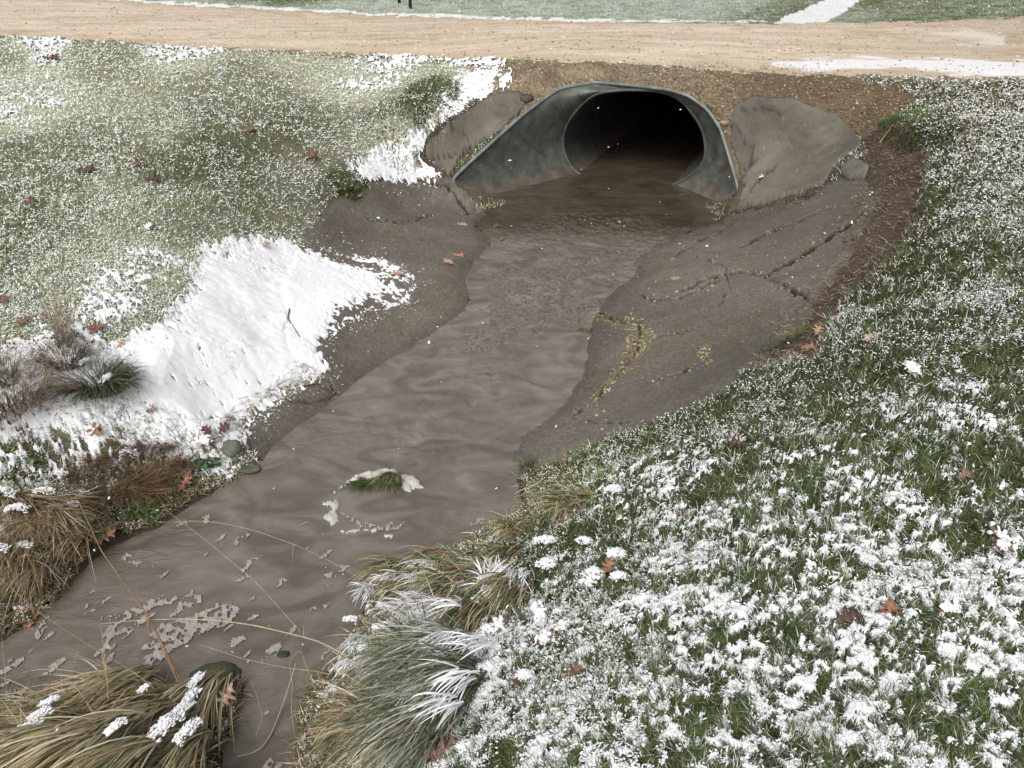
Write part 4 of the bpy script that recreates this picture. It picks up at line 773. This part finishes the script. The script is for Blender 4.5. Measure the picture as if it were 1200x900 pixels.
tussock('straw topped tussock at the right shore below the pavement corner', b, 'grass tussock',
  [('leaves', [dict(c=hit(680, 592) + [0, 0, .0], R=(.13, .07), n_=700, L_=(.09, .20), cols=STRAW + GREEN[:2] + [(.2, .19, .1)], el=(.4, 1.2), bend=(.9, 2.2), wid=(0.0030, 0.0062), az=D(225), azs=.8, seg=5),
               dict(c=hit(620, 620) + [0, 0, .0], R=(.10, .06), n_=460, L_=(.07, .16), cols=STRAW + BROWN[:2] + GREEN[:2], el=(.4, 1.2), bend=(.9, 2.4), wid=(0.0030, 0.0059), az=D(225), azs=.7, seg=5)])],
  snow=[(640, 640, .03, 2, 0, .02), (720, 580, .03, 2, 0, .02)])
b = hit(640, 545)
tussock('small green tuft hanging into the water at the pavement corner', b, 'grass tussock',
  [('leaves', [dict(c=hit(628, 548), R=(.09, .05), n_=300, L_=(.03, .09), cols=GREEN + STRAW[:1], el=(.4, 1.4), bend=(.6, 2.0), wid=(.002, .0032)),
               dict(c=hit(690, 535), R=(.12, .04), n_=240, L_=(.03, .07), cols=GREEN + STRAW[:1], el=(.4, 1.4), bend=(.6, 2.0), wid=(.002, .0032))])])
for (a, c_, lb, nn, rr, ll) in [(686, 389, 'tiny dark green tuft growing on the wet pavement at the right shore', 90, (.05, .02), (.02, .05)),
                            (640, 424, 'sparse row of green blades standing in the shallow water', 70, (.11, .012), (.02, .045)), (590, 438, 'small drowned brown tuft in the shallow water', 60, (.07, .015), (.015, .03)),
                            (505, 112, 'largest deep green tuft standing clear of snow beside the gravel shoulder', 1100, (.30, .60), (.04, .08)), (405, 220, 'deep green tuft at the top of the left apron', 600, (.14, .16), (.04, .08)),
                            (455, 140, 'bare green patch of longer grass left of the largest green tuft', 600, (.34, .45), (.03, .07)), (1075, 150, 'dark green grass fringe overhanging the top of the bare soil gully', 1600, (.25, .55), (.04, .08)),
                            (262, 492, 'small mixed green seedlings in the snow at the tip of the left shore', 70, (.05, .03), (.02, .05)), (920, 400, 'short green fringe at the lower corner of the soil gully', 260, (.16, .10), (.02, .05))]:
    b = hit(a, c_); dd = np.hypot(b[0], b[1]); wv = max(.0025, .8 * dd / 872); wd_ = (wv * .8, wv * 1.5)
    o = tussock(lb, b, 'grass tuft', [('leaves', [dict(c=b, R=rr, n_=nn, L_=ll, cols=GREEN, el=(.5, 1.5), bend=(.4, 1.6), wid=wd_, seg=2)])], name='grass_tuft')
    if nn > 200:   # lie the roots on the ground
        me = o.children[0].data; co = np.empty(len(me.vertices) * 3, np.float32); me.vertices.foreach_get('co', co); co = co.reshape(-1, 6, 3)
        rt = co[:, :2].mean(1) + b; co[:, :, 2] += (H(rt[:, 0], rt[:, 1]) - b[2])[:, None]; me.vertices.foreach_set('co', co.ravel()); me.update()

# ---- leafy ground weeds
def leaf_outline(kind):
    if kind == 'oak':
        pr = [(0, .02), (.10, .07), (.16, .05), (.22, .16), (.30, .30), (.33, .20), (.36, .10), (.44, .14), (.52, .36), (.60, .42), (.60, .24), (.60, .11), (.68, .13), (.78, .32), (.86, .30), (.84, .16), (.84, .08), (.92, .10), (1.0, .06), (1.04, .0)]
    else: pr = [(0, .02), (.15, .18), (.35, .34), (.6, .36), (.85, .22), (1.0, 0)]
    return np.array(pr)
def leaf_geo(kind, L_, curl, cup, base, seed, wob_=.25):
    """lobed leaf, both sides, about 1 mm thick, curled along and across"""
    r_ = np.random.default_rng(seed); pr = leaf_outline(kind).copy(); pr[1:-1] += r_.normal(0, .02, (len(pr) - 2, 2)); n_ = len(pr)
    mid_ = np.stack([pr[:, 0], pr[:, 1] * 0], 1); L_side = pr * [1, 1]; R_side = pr * [1, -1]; R_side[1:-1] += r_.normal(0, .025, (n_ - 2, 2))
    half = .5; P2 = np.stack([L_side, L_side * .5 + mid_ * .5, mid_, R_side * .5 + mid_ * .5, R_side], 1)
    x, y = P2[..., 0], P2[..., 1]; ph = r_.uniform(0, 6)
    z = cup * np.abs(y) ** 1.3 * 2 + curl * (x - .5) ** 2 * 1.2 + .05 * np.sin(x * 7 + ph) * (np.abs(y) > .1) * 1.2 + r_.normal(0, .012, x.shape)
    P = np.stack([x - .5, y, z], 2) * L_; V = P.reshape(-1, 3); m_ = 5
    i, j = np.meshgrid(np.arange(n_ - 1), np.arange(4), indexing='ij'); a = (i * m_ + j).ravel(); Q = np.stack([a, a + m_, a + m_ + 1, a + 1], 1)
    N = len(V); V2 = V.copy(); V2[:, 2] -= .001; V = np.vstack([V, V2]); e = []
    for k in range(n_ - 1): e += [(k * m_, (k + 1) * m_), ((k + 1) * m_ + 4, k * m_ + 4)]
    e = np.array(e); Q = np.vstack([Q, Q[:, ::-1] + N, np.stack([e[:, 1], e[:, 0], e[:, 0] + N, e[:, 1] + N], 1)])
    c = np.tile(np.array(base), (len(V), 1)) * (.75 + .5 * r_.random((len(V), 1))); c[np.arange(2, N, 5)] *= 1.3
    return V, [Q], c
def weed(label, a, b_, n_, L_, cols, rad):
    g = hit(a, b_); o = empty('leafy_weed', g); setp(o, label, 'weed')
    Vs = []
    for k in range(n_):
        v, f, c = leaf_geo('oval', rng.uniform(*L_), rng.uniform(-.5, .3), rng.uniform(-.1, .3), cols[k % len(cols)], 500 + k)
        az = rng.uniform(0, 6.28); ti = rng.uniform(-.2, .8); R_ = np.array(Euler_(0, -ti, az)); p = g * 0 + [rng.normal(0, rad), rng.normal(0, rad * .6), rng.uniform(.005, .05)]
        Vs.append((v @ R_.T + p, f, c))
    v, f, c = merge(Vs); mk('leaves', v, f, M_BLADE, o, c, True)
    ss = [tuft_geo(c=np.zeros(3), R=(rad, rad * .6), n_=30, L_=(.02, .06), cols=[(.1, .12, .05), (.18, .12, .07)], wid=(.001, .002))]; v, f, c = merge(ss); mk('stems', v, f, M_BLADE, o, c)
from mathutils import Euler
def Euler_(x, y, z): return [list(r_) for r_ in Euler((x, y, z)).to_matrix()]
weed('dark green leafy weed below the smooth grey stone', 238, 548, 70, (.018, .042), [(.05, .09, .035), (.035, .065, .025), (.10, .14, .07)], .045)
weed('bright green leafy weed at the water edge left of the large orange oak leaf', 170, 606, 60, (.015, .035), [(.08, .16, .04), (.05, .10, .03)], .05)
weed('single pale green floating sprig by the long straw stalks', 218, 618, 8, (.015, .025), [(.16, .2, .09)], .012)
weed('small green seedlings in snow at the left bank below the russet clump', 30, 545, 26, (.015, .035), [(.06, .12, .035), (.10, .15, .06)], .03)

# ---- oak leaves, each its own thing
RUST, ORG, TAN, DRK, RED, PINK = (.19, .085, .055), (.28, .135, .08), (.46, .33, .24), (.10, .055, .04), (.10, .035, .03), (.38, .24, .19)
LV = [(1020,401,.075,TAN,'pale tan oak leaf lying flat on the lawn below the soil gully',20),(1066,438,.08,(.55,.40,.32),'pale pinkish oak leaf under snow, second from the soil gully',95),(950,413,.085,ORG,'curled orange oak leaf against the lower end of the soil gully',0),
 (957,393,.07,(.45,.28,.15),'tan leaf scrap just above the curled orange leaf',60),(1035,727,.07,(.30,.13,.07),'bright rust oak leaf standing up out of the lower right lawn',80),(990,733,.06,DRK,'dark brown leaf sunk in the grass beside the bright upright one',10),
 (1110,723,.06,RUST,'rust leaf half under snow right of the bright upright leaf',200),(1168,638,.06,RUST,'rust leaf near the right edge of the lawn above a snowy leaf',130),(1172,650,.055,PINK,'snowy pink leaf near the right edge of the lawn',10),
 (865,526,.055,DRK,'small dark brown leaf near the upper edge of the middle lawn',170),(980,524,.04,DRK,'tiny dark rust leaf right of the small dark brown leaf',40),(768,624,.055,ORG,'small orange leaf among grass below the pavement corner',15),
 (797,612,.035,RUST,'tiny rust leaf right of the small orange leaf',115),(1128,565,.05,(.2,.13,.07),'brown leaf in the grass near the right edge, higher than the rust ones',20),(632,728,.085,(.50,.40,.38),'snowy leaf curled over beside the broad snow laden tussock',120),
 (585,742,.06,RUST,'rust leaf tucked under the snow laden tussock',80),(638,758,.065,RUST,'reddish brown leaf under the curled snowy leaf',10),(660,742,.05,TAN,'tan leaf edge between two snow pads by the curled snowy leaf',200),(712,672,.055,ORG,'orange leaf showing at the edge of the upper snow pads',60),
 (690,690,.06,PINK,'pink tinged leaf covered by the upper snow pads',20),(607,803,.05,DRK,'dark leaf below the round snow pad in the lower middle',60),(671,796,.04,RUST,'small rust leaf in the grass right of the round snow pad',30),(440,770,.05,ORG,'orange leaf under the streaked tussock',150),
 (520,893,.09,(.17,.08,.06),'dark red brown leaf cut by the bottom edge of the view',20),(480,885,.07,PINK,'pinkish leaf under snow near the bottom edge',100),(218,573,.082,(.42,.17,.10),'large orange oak leaf with spread lobes at the left water edge',75),(196,584,.055,(.24,.10,.07),'rounded rust leaf beside the large orange oak leaf',10),
 (207,548,.07,RUST,'rust oak leaf standing above the large orange one',110),(115,513,.075,(.30,.15,.08),'folded brown leaf in the middle of the left bank',150),(240,524,.095,(.55,.36,.25),'tan oak leaf half covered by snow above the leafy weed',175),(262,510,.075,RED,'dark red leaf on top of the smooth grey stone',30),
 (245,513,.06,RED,'dark red leaf left of the smooth grey stone',140),(112,391,.085,(.24,.09,.05),'rust red oak leaf on the snow behind the dark green tussock',0),(28,385,.06,RUST,'rust leaf in the snow near the left edge',30),(52,381,.045,ORG,'small orange leaf between the dead stalks and the left edge',70),
 (4,360,.07,RUST,'rust leaf cut by the left edge of the view',80),(148,427,.05,(.42,.22,.12),'orange leaf caught on top of the dark green tussock',60),(178,488,.05,(.36,.20,.12),'small orange brown leaf in snow right of the dark green tussock',20),(125,637,.09,(.36,.17,.09),'orange brown leaf hanging over the left water edge',40),
 (100,655,.05,ORG,'small orange leaf just below the hanging one',100),(40,707,.07,RUST,'rust leaf low on the left bank beside the water',60),(38,742,.05,(.30,.12,.08),'wet rust leaf at the waterline on the left',120),(246,803,.055,(.55,.28,.20),'star shaped pink orange leaf on top of the straw tussock',85),
 (272,838,.075,(.42,.24,.16),'curled tan leaf on the right flank of the straw tussock',250),(150,797,.09,(.46,.28,.17),'broad orange tan leaf bent over the crest of the straw tussock',10),(60,893,.08,RUST,'rust leaf under the straw at the bottom left',30),
 (537,300,.09,(.42,.20,.11),'orange oak leaf on the wet pavement left of the spill',15),(526,312,.08,(.45,.26,.16),'tan orange oak leaf beside the one left of the spill',150),(466,326,.085,(.46,.22,.12),'orange leaf at the tip of the smooth snow patch',10),(541,264,.09,(.42,.24,.15),'tan leaf stranded at the left end of the pool',10),
 (418,231,.10,(.46,.28,.20),'pale orange leaf at the top of the left pavement',70),(582,266,.07,(.16,.09,.05),'dark wet leaf in the pool below the left wing',10),(588,281,.06,ORG,'small orange leaf floating at the pool lip',60),(770,283,.10,(.36,.22,.14),'tan leaf at the right end of the pool',20),
 (403,231,.06,(.36,.2,.12),'small brown leaf left of the pale orange one on the left pavement',20),(312,293,.06,(.42,.26,.14),'tan leaf on the top edge of the smooth snow patch',20),(60,71,.16,(.15,.05,.04),'dark red leaf near the top left corner beside the road',10),
 (161,196,.10,RUST,'rust leaf in the left lawn directly below the darkest patch',30),(180,214,.11,DRK,'dark brown leaf just below the rust leaf in the left lawn',0),(100,203,.12,(.1,.06,.04),'blackish leaf left of the rust leaf in the left lawn',0),(230,115,.10,(.2,.09,.06),'upper leaf of a pair in the green part of the left lawn',0),
 (240,135,.10,(.17,.09,.06),'lower leaf of a pair in the green part of the left lawn',50),(363,187,.13,RUST,'rust leaf in the left lawn near the strip of snow',20),(294,156,.09,(.22,.10,.07),'small brown leaf between the pair and the strip of snow',90),(35,240,.08,RUST,'rust leaf in the left lawn near the left edge',20),
 (175,270,.07,(.2,.12,.08),'brown leaf in the snowy middle of the left lawn',80),(1100,360,.035,(.5,.4,.3),'pale leaf scrap in the grass right of the soil gully',20),(892,214,.07,(.55,.45,.35),'pale leaf scrap lying on the largest broken slab',10)]
for k, (a, b_, L_, base, lb, rot) in enumerate(LV):
    g = hitw(a, b_) if lb.find('floating') > 0 or lb.find('in the pool') > 0 else hit(a, b_)
    up = .03 if (a > 600 and b_ > 380) or b_ < 280 else .045
    if 'pavement' in lb or 'pool' in lb or 'slab' in lb: up = .012
    if 'slab' in lb and 'pavement' not in lb: up = .06
    if 'top of the dark' in lb: up = .13
    if 'straw tussock' in lb: up = .12
    base = tuple(np.array(base) * [.8, .9, 1.0])
    v, f, c = leaf_geo('oak', L_ * 1.3, random.uniform(-.35, .55), random.uniform(.0, .25), base, 900 + k)
    o = empty('oak_leaf', g + [0, 0, up]); setp(o, lb, 'leaf', 'fallen oak leaves')
    mk('leaf_blade', v, f, M_LEAF, o, c, True)
    L1 = L_ * 1.3; v, f = tube([(-.5 * L1 + .004, 0, .004), (-.62 * L1, .01 * L1, .006), (-.78 * L1, .05 * L1, 0)], [.0012, .001, .0008], 5); mk('leaf_stalk', v, f, M_TWIG, o, np.tile(np.array(base) * 1.1, (len(v), 1)))
    tl = .9 if 'standing up' in lb else random.uniform(-.25, .35)
    wt_ = 1.0 if 'standing up' in lb else (.55 if a < 300 and b_ > 350 else .3)
    o.rotation_euler = (Matrix.Rotation(wt_, 3, 'X') @ Matrix.Rotation(D(rot), 3, 'Z') @ Matrix.Rotation(-tl * .6, 3, 'Y')).to_euler()
    if 'snow' in lb and ('under' in lb or 'covered' in lb or 'snowy' in lb or 'over' in lb) and 'snow patch' not in lb:
        m_ = 34; pp = np.stack([rng.normal(0, L_ * .2, m_), rng.normal(0, L_ * .15, m_), rng.uniform(.004, .012, m_)], 1); r_ = rng.uniform(.004, .010, m_) * L_ / .07
        v, f, c = pads(pp, r_, rng.uniform(1, 1.8, m_), rng.uniform(0, 6, m_), r_ * .6, pick(m_, WHITE, .02)); mk('snow_cover', v, f, M_SNOW, o, c, True)

# ---- clods of snow the size of a hand among the tussocks
def clod(a, b_, R_, lab, k):
    g = hit(a, b_) + [0, 0, .03]; m_ = 120; an = rng.uniform(0, 6.28, m_); rr = np.sqrt(rng.random(m_)); pp = np.stack([np.cos(an) * rr * R_ * 1.2, np.sin(an) * rr * R_ * .8, .014 * (1 - rr ** 2)], 1); r_ = rng.uniform(.10, .26, m_) * R_ * (1.15 - .6 * rr)
    v, f, c = pads(pp, r_, rng.uniform(1, 2.0, m_), an + rng.normal(0, .3, m_), r_ * .5, pick(m_, WHITE, .02)); o = mk('snow_clod', v, f, M_SNOW, None, c, True); o.location = tuple(g); setp(o, lab, 'snow clod', 'snow clods among the tussocks')
for k, (a, b_, R_, lab) in enumerate([(571, 791, .032, 'round pillowy clod of snow above the dark leaf in the lower middle'), (684, 641, .026, 'topmost clod of snow in the cluster above the curled snowy leaf'), (722, 657, .034, 'rightmost clod of snow in the cluster above the curled snowy leaf'),
      (695, 680, .034, 'lowest clod of snow in the cluster, over a pink tinged leaf'), (640, 668, .034, 'clod of snow left of the upper cluster beside the straw topped tussock'), (578, 705, .034, 'star edged clod of snow on the flank of the broad snow laden tussock'), (612, 695, .02, 'small clod of snow between the star edged clod and the upper cluster'),
      (540, 748, .03, 'clod of snow between the broad and the mounded tussock'), (615, 800, .024, 'small clod of snow right of the round pillowy one'), (725, 684, .026, 'clod of snow just under the rightmost one of the upper cluster'), (490, 872, .04, 'flat clod of snow at the bottom edge beside the dark red leaf'), (550, 885, .03, 'clod of snow at the bottom edge right of the flat one')]):
    clod(a, b_, R_, lab, k)

# ---- long dry stalks arching over the water
def q3(l): return smoothc(resample([PZ3(a, b_, z_) for a, b_, z_ in l], 40), 3)
def stalk(pts, r0, r1_, col, lab, name='dry_stalk', leaves=(), cat='dry stalk'):
    P = q3(pts); b = P[0]; o = empty(name, b); setp(o, lab, cat, 'dry stalks over the water')
    v, f = tube(P, np.linspace(r0, r1_, len(P)) * .78, 6); mk('stem', v - b, f, M_TWIG, o, np.tile(np.array(col), (len(v), 1)) * (.8 + .4 * rng.random((len(v), 1))), True)
    for (t, L_, az, el, bd, w_) in leaves:
        p = P[int(t * (len(P) - 1))]; v, f, c = blades(np.array([p]), np.array([az]), np.array([L_]), np.array([el]), np.array([bd]), np.array([w_]), np.array([col]) * .8, np.array([col]) * 1.1, 7, np.array([.5])); mk('leaf', v - b, [f], M_BLADE, o, c)
ST = (.40, .30, .17); DB = (.16, .095, .05)
stalk([(352,740,-1.19),(300,682,-1.08),(240,632,-1.03),(197,600,-.98),(188,588,-.98)], .0016, .001, (.38,.31,.22), 'thin straight straw stalk slanting across the water to the foam')
stalk([(205,612,-.98),(227,610,-.97),(262,613,-.95),(300,622,-.95),(350,640,-.97),(400,664,-1.0),(440,690,-1.1)], .002, .001, ST, 'uppermost of the long straw stalks arching over the water', leaves=[(.6,.09,D(265),-.6,.9,.0025),(.62,.05,D(180),.3,.6,.002)])
stalk([(408,770,-.9),(385,757,-.88),(370,750,-.87),(300,733,-.84),(255,727,-.84),(213,725,-.85),(160,727,-.9),(118,731,-.95)], .0034, .0014, (.50,.40,.26), 'thickest pale straw stalk reaching level across the water from the right tussock', leaves=[(.06,.07,D(230),.2,1.2,.003),(.2,.06,D(100),.5,.6,.002)])
stalk([(385,790,-.95),(373,787,-.95),(330,782,-.95),(285,772,-.96),(233,755,-.99)], .0018, .001, ST, 'short straw stalk just below the thickest one over the mossy boulder')
stalk([(213,800,-.95),(205,785,-.94),(173,720,-.86),(145,683,-.82),(117,643,-.78),(105,615,-.76),(93,590,-.75)], .0055, .003, (.22,.13,.065), 'thick brown stem leaning from the straw tussock up to the left bank', leaves=[(.85,.07,D(200),.3,.8,.004),(.8,.06,D(10),.3,.9,.004)])
stalk([(180,806,-.95),(173,800,-.95),(150,783,-.93),(123,767,-.92),(90,747,-.9),(53,723,-.88),(25,700,-.87),(3,680,-.86),(-20,660,-.86)], .003, .0018, (.24,.16,.08), 'brown stalk slanting from the straw tussock to the left edge')
stalk([(127,820,-.95),(125,790,-.9),(121,755,-.86),(117,728,-.83)], .002, .001, (.38,.28,.13), 'upright stalk on the straw tussock with one broad dry leaf', leaves=[(.25,.13,D(95),1.4,.15,.009)])
stalk([(210,802,-.95),(195,770,-.9),(180,740,-.86),(170,722,-.84)], .0026, .0015, (.26,.17,.08), 'stem with a hanging dry leaf beside the thick brown stem', leaves=[(.95,.07,D(268),-1.2,.2,.008)])
stalk([(150,853,-.9),(143,848,-.9),(90,846,-.88),(40,840,-.88),(0,838,-.88),(-30,838,-.88)], .0028, .002, ST, 'straw stalk lying level across the straw tussock to the left edge')
stalk([(347,777,-1.1),(340,800,-1.12),(331,827,-1.17),(318,860,-1.19),(307,877,-1.19),(292,884,-1.19),(277,887,-1.18)], .004, .0035, (.34,.29,.23), 'bent pale reed trailing in the water at the bottom')
stalk([(457,668,-1.0),(448,648,-.93),(440,632,-.86)], .0024, .001, (.3,.2,.1), 'short broken stalk sticking up from the broad tussock')
stalk([(530,660,-1.0),(500,640,-1.0),(465,632,-1.02),(420,635,-1.1)], .0014, .0008, (.13,.07,.05), 'thin dark twig reaching over the water above the broad tussock', leaves=[(.4,.05,D(120),.9,.2,.0015),(.6,.04,D(150),.9,.2,.0015)])
stalk([(398,755,-.95),(402,735,-.9),(408,712,-.86),(412,695,-.84)], .0016, .0008, DB, 'thin dark upright stalk at the tip of the right tussock')
stalk([(345,860,-1.12),(341,830,-1.05),(343,800,-1.0),(338,775,-.95),(352,760,-.93),(362,790,-.98)], .0016, .001, ST, 'kinked straw looping down beside the right tussock')
stalk([(300,862,-1.14),(308,840,-1.1),(300,812,-1.04),(292,795,-1.02)], .0018, .001, (.3,.24,.14), 'thin bent straw right of the curled tan leaf')
stalk([(70,420,-.6),(66,370,-.35),(62,335,-.2),(58,300,-.06)], .0017, .0009, (.3,.2,.13), 'tallest single dead stem above the bunch of pale stalks', cat='dry stalk')
stalk([(40,415,-.6),(25,370,-.4),(10,335,-.3),(-8,310,-.25)], .0017, .0009, (.25,.2,.12), 'slender stem leaning left out of the view above the russet clump')

# sticks
def stick(pts, r, col, lab, up=.012, z_=None):
    P = smoothc(resample([hit(a, b_) + [0, 0, up] for a, b_ in pts], 24), 2); P += rng.normal(0, r * .15, P.shape); b = P[0].copy(); v, f = tube(P, np.linspace(r, r * .6, 24), 7); o = mk('stick', v - b, f, M_TWIG, None, np.tile(np.array(col), (len(v), 1)) * (.7 + .6 * rng.random((len(v), 1))), True); o.location = tuple(b); setp(o, lab, 'stick')
stick([(605,828),(640,834),(665,838),(700,846),(738,852)], .0042, (.24,.17,.12), 'brown stick lying in the snowy grass of the lower middle', .022)
stick([(537,830),(533,850),(530,872),(533,885)], .003, (.42,.3,.15), 'straw coloured stick standing in the lower middle tussock', .05)
stick([(340,366),(338,378),(345,388),(352,400)], .005, (.09,.07,.05), 'dark curved twig lying on the smooth snow patch', .03)
stick([(286,562),(296,567),(304,571)], .0035, (.06,.045,.035), 'short dark twig at the water edge by the flat mossy stone', .015)
stick([(355,455),(372,452),(388,463),(398,466)], .005, (.07,.05,.035), 'dark root end at the corner of the left pavement', .015)
stick([(1030,172),(1045,152),(1052,138)], .005, (.3,.2,.13), 'thin pale twig leaning at the top of the soil gully', .04)

# ---- the two thin posts across the road
for a, b_, lb in ((468, 4, 'shorter thin dark post beyond the road, left of its pair'), (481, 10, 'taller thin dark post beyond the road, right of its pair')):
    g = hit(a, b_); v, f = tube([g + [0, 0, -.1], g + [0, 0, .5], g + [0, 0, 1.1]], [.03, .028, .026], 8); o = mk('post', v - g, f, M_STONE, None, np.tile([.03, .028, .028], (len(v), 1)), True); o.location = tuple(g); setp(o, lb, 'post')

# ---- loose gravel, needles and litter
def stones(name, N, fieldcond, rr, cols, lab, cat, up=0.0, flat=.6, jit=.35):
    x, y, z, qx, qy = region_pts(N); k = fieldcond(x, y, qx, qy) & (lookup(hole, x, y) > .02); x, y = x[k], y[k]; z = lookup(Z, x, y); n_ = len(x); dist = np.sqrt(x * x + y * y + 2.5)
    r = np.maximum(rng.uniform(*rr, n_) , .45 * dist / 872); v, f, c = pads(np.stack([x, y, z + r * .2 + up], 1), r, rng.uniform(.9, 1.6, n_), rng.uniform(0, 6.3, n_), r * flat, pick(n_, cols, jit))
    return setp(mk(name, v, f, M_STONE, None, c), lab, cat, kind='stuff')
GRV = [(.30, .24, .16), (.22, .17, .11), (.40, .34, .25), (.15, .11, .075), (.26, .22, .17), (.10, .075, .055)]
stones('gravel', 330000, lambda x, y, a, b_: (lookup(sd_sho, x, y) < 2) & (lookup(sd_slab, x, y) > 0) & (rng.random(len(x)) < np.where(a > 860, .5, .95)), (.005, .013), GRV, 'loose tan gravel spilling down the road shoulder round the culvert', 'gravel')
stones('road_grit', 260000, lambda x, y, a, b_: (lookup(sd_road, x, y) < 3) & (rng.random(len(x)) < .16), (.006, .016), [(.46,.36,.24), (.60,.5,.38), (.28,.21,.14), (.5,.4,.28)], 'fine pale grit scattered over the road surface', 'gravel', flat=.5)
def golds(x, y, a, b_):
    return ((lookup(gold, x, y) > .2) & (rng.random(len(x)) < .75 * vnoise(x, y, .05, 88))) | ((lookup(sd_apr, x, y) < 0) & (lookup(sw, x, y) > .05) & (rng.random(len(x)) < .006)) | ((np.hypot((a - 826) / 9, (b_ - 418) / 14) < 1) & (rng.random(len(x)) < .5)) | ((lookup(ckd, x, y) < 2.2) & (lookup(sd_apr, x, y) < 0) & (rng.random(len(x)) < .07)) | ((np.hypot((a - 612) / 34, (b_ - 232 - (612 - a) * .2) / 4) < 1) & (rng.random(len(x)) < .5))
stones('pebbles', 700000, golds, (.003, .009), [(.33, .27, .15), (.42, .37, .25), (.2, .16, .09), (.25, .24, .11), (.14, .11, .08)], 'golden pebbles washed into the hollows and cracks of the pavement', 'gravel')
stones('clinker', 420000, lambda x, y, a, b_: (lookup(sd_apr, x, y) < -1) & (lookup(sw, x, y) > .01) & (rng.random(len(x)) < .10), (.0015, .004), [(.14, .12, .10), (.07, .06, .05), (.2, .17, .14), (.1, .08, .065)], 'dark coarse aggregate standing out of the worn pavement', 'gravel', flat=.7)
# litter: curled brown scraps and needles
def litter(N, cond, ln, wd_, cols, name, lab, up=.006):
    x, y, z, qx, qy = region_pts(N); k = cond(x, y, qx, qy) & (lookup(hole, x, y) > .02); x, y = x[k], y[k]; z = lookup(Z, x, y); n_ = len(x); dist = np.sqrt(x * x + y * y + 2.5); c1 = pick(n_, cols, .35)
    v, f, c = blades(np.stack([x, y, z + up + rng.uniform(0, .012, n_)], 1), rng.uniform(0, 6.3, n_), rng.uniform(*ln, n_), rng.uniform(-.1, .5, n_), rng.uniform(-.2, .9, n_), np.maximum(rng.uniform(*wd_, n_), .5 * dist / 872), c1 * .85, c1, 3)
    return setp(mk(name, v, [f], M_LEAF, None, c), lab, 'litter', kind='stuff')
litter(420000, lambda x, y, a, b_: (lookup(sd_soil, x, y) < 3) & (lookup(sd_slab, x, y) > 2) & (rng.random(len(x)) < .75), (.02, .07), (.0015, .004), [(.13, .09, .065), (.17, .12, .085), (.09, .06, .045), (.24, .18, .13), (.40, .33, .25), (.30, .24, .17)], 'needle_litter', 'reddish brown needles and dead stems matted in the bare soil gully')
litter(420000, lambda x, y, a, b_: (lookup(sd_sho, x, y) < 6) & (a > 790) & (lookup(sd_slab, x, y) > 0) & (rng.random(len(x)) < .45), (.015, .04), (.006, .014), BROWN + [(.27, .20, .13), (.38, .31, .22), (.16, .12, .08)], 'leaf_litter', 'dry brown leaf scraps heaped on the shoulder above the largest slab')
litter(500000, lambda x, y, a, b_: (lookup(sw, x, y) < .30) & (lookup(sw, x, y) > .01) & (lookup(sd_apr, x, y) > 2) & (rng.random(len(x)) < .5), (.03, .09), (.002, .005), BROWN + STRAW + GREEN[:2], 'bank_litter', 'wet dead grass and leaf scraps along both lower banks', .012)
litter(500000, lambda x, y, a, b_: (a < 260) & (b_ > 390) & (lookup(sd_sn1, x, y) > 4) & (lookup(sw, x, y) > .02) & (rng.random(len(x)) < .30), (.02, .06), (.002, .006), BROWN + STRAW[2:] + GREEN[:2], 'bank_debris', 'dead leaf and stem scraps poking through snow on the left bank', .012)

# ---- snow falling through the air
n_ = 420; t_ = rng.uniform(2.2, 9.5, n_); a = rng.uniform(-100, 1300, n_); b_ = rng.uniform(-100, 900, n_); dx, dy, dz = ray(a, b_)
P = np.stack([dx * t_, dy * t_, CAMH + dz * t_], 1); k = P[:, 2] > H(P[:, 0], P[:, 1]) + .12; P = P[k]; n_ = len(P)
v, f, c = pads(P, rng.uniform(.0022, .0042, n_), rng.uniform(1, 2.4, n_), rng.uniform(0, 6, n_), np.full(n_, .002), np.tile([.9, .9, .92], (n_, 1)))
setp(mk('falling_snow', v, f, M_SNOW, None, c, True), 'sparse snowflakes drifting down in front of the dark culvert', 'snowflakes', kind='stuff')
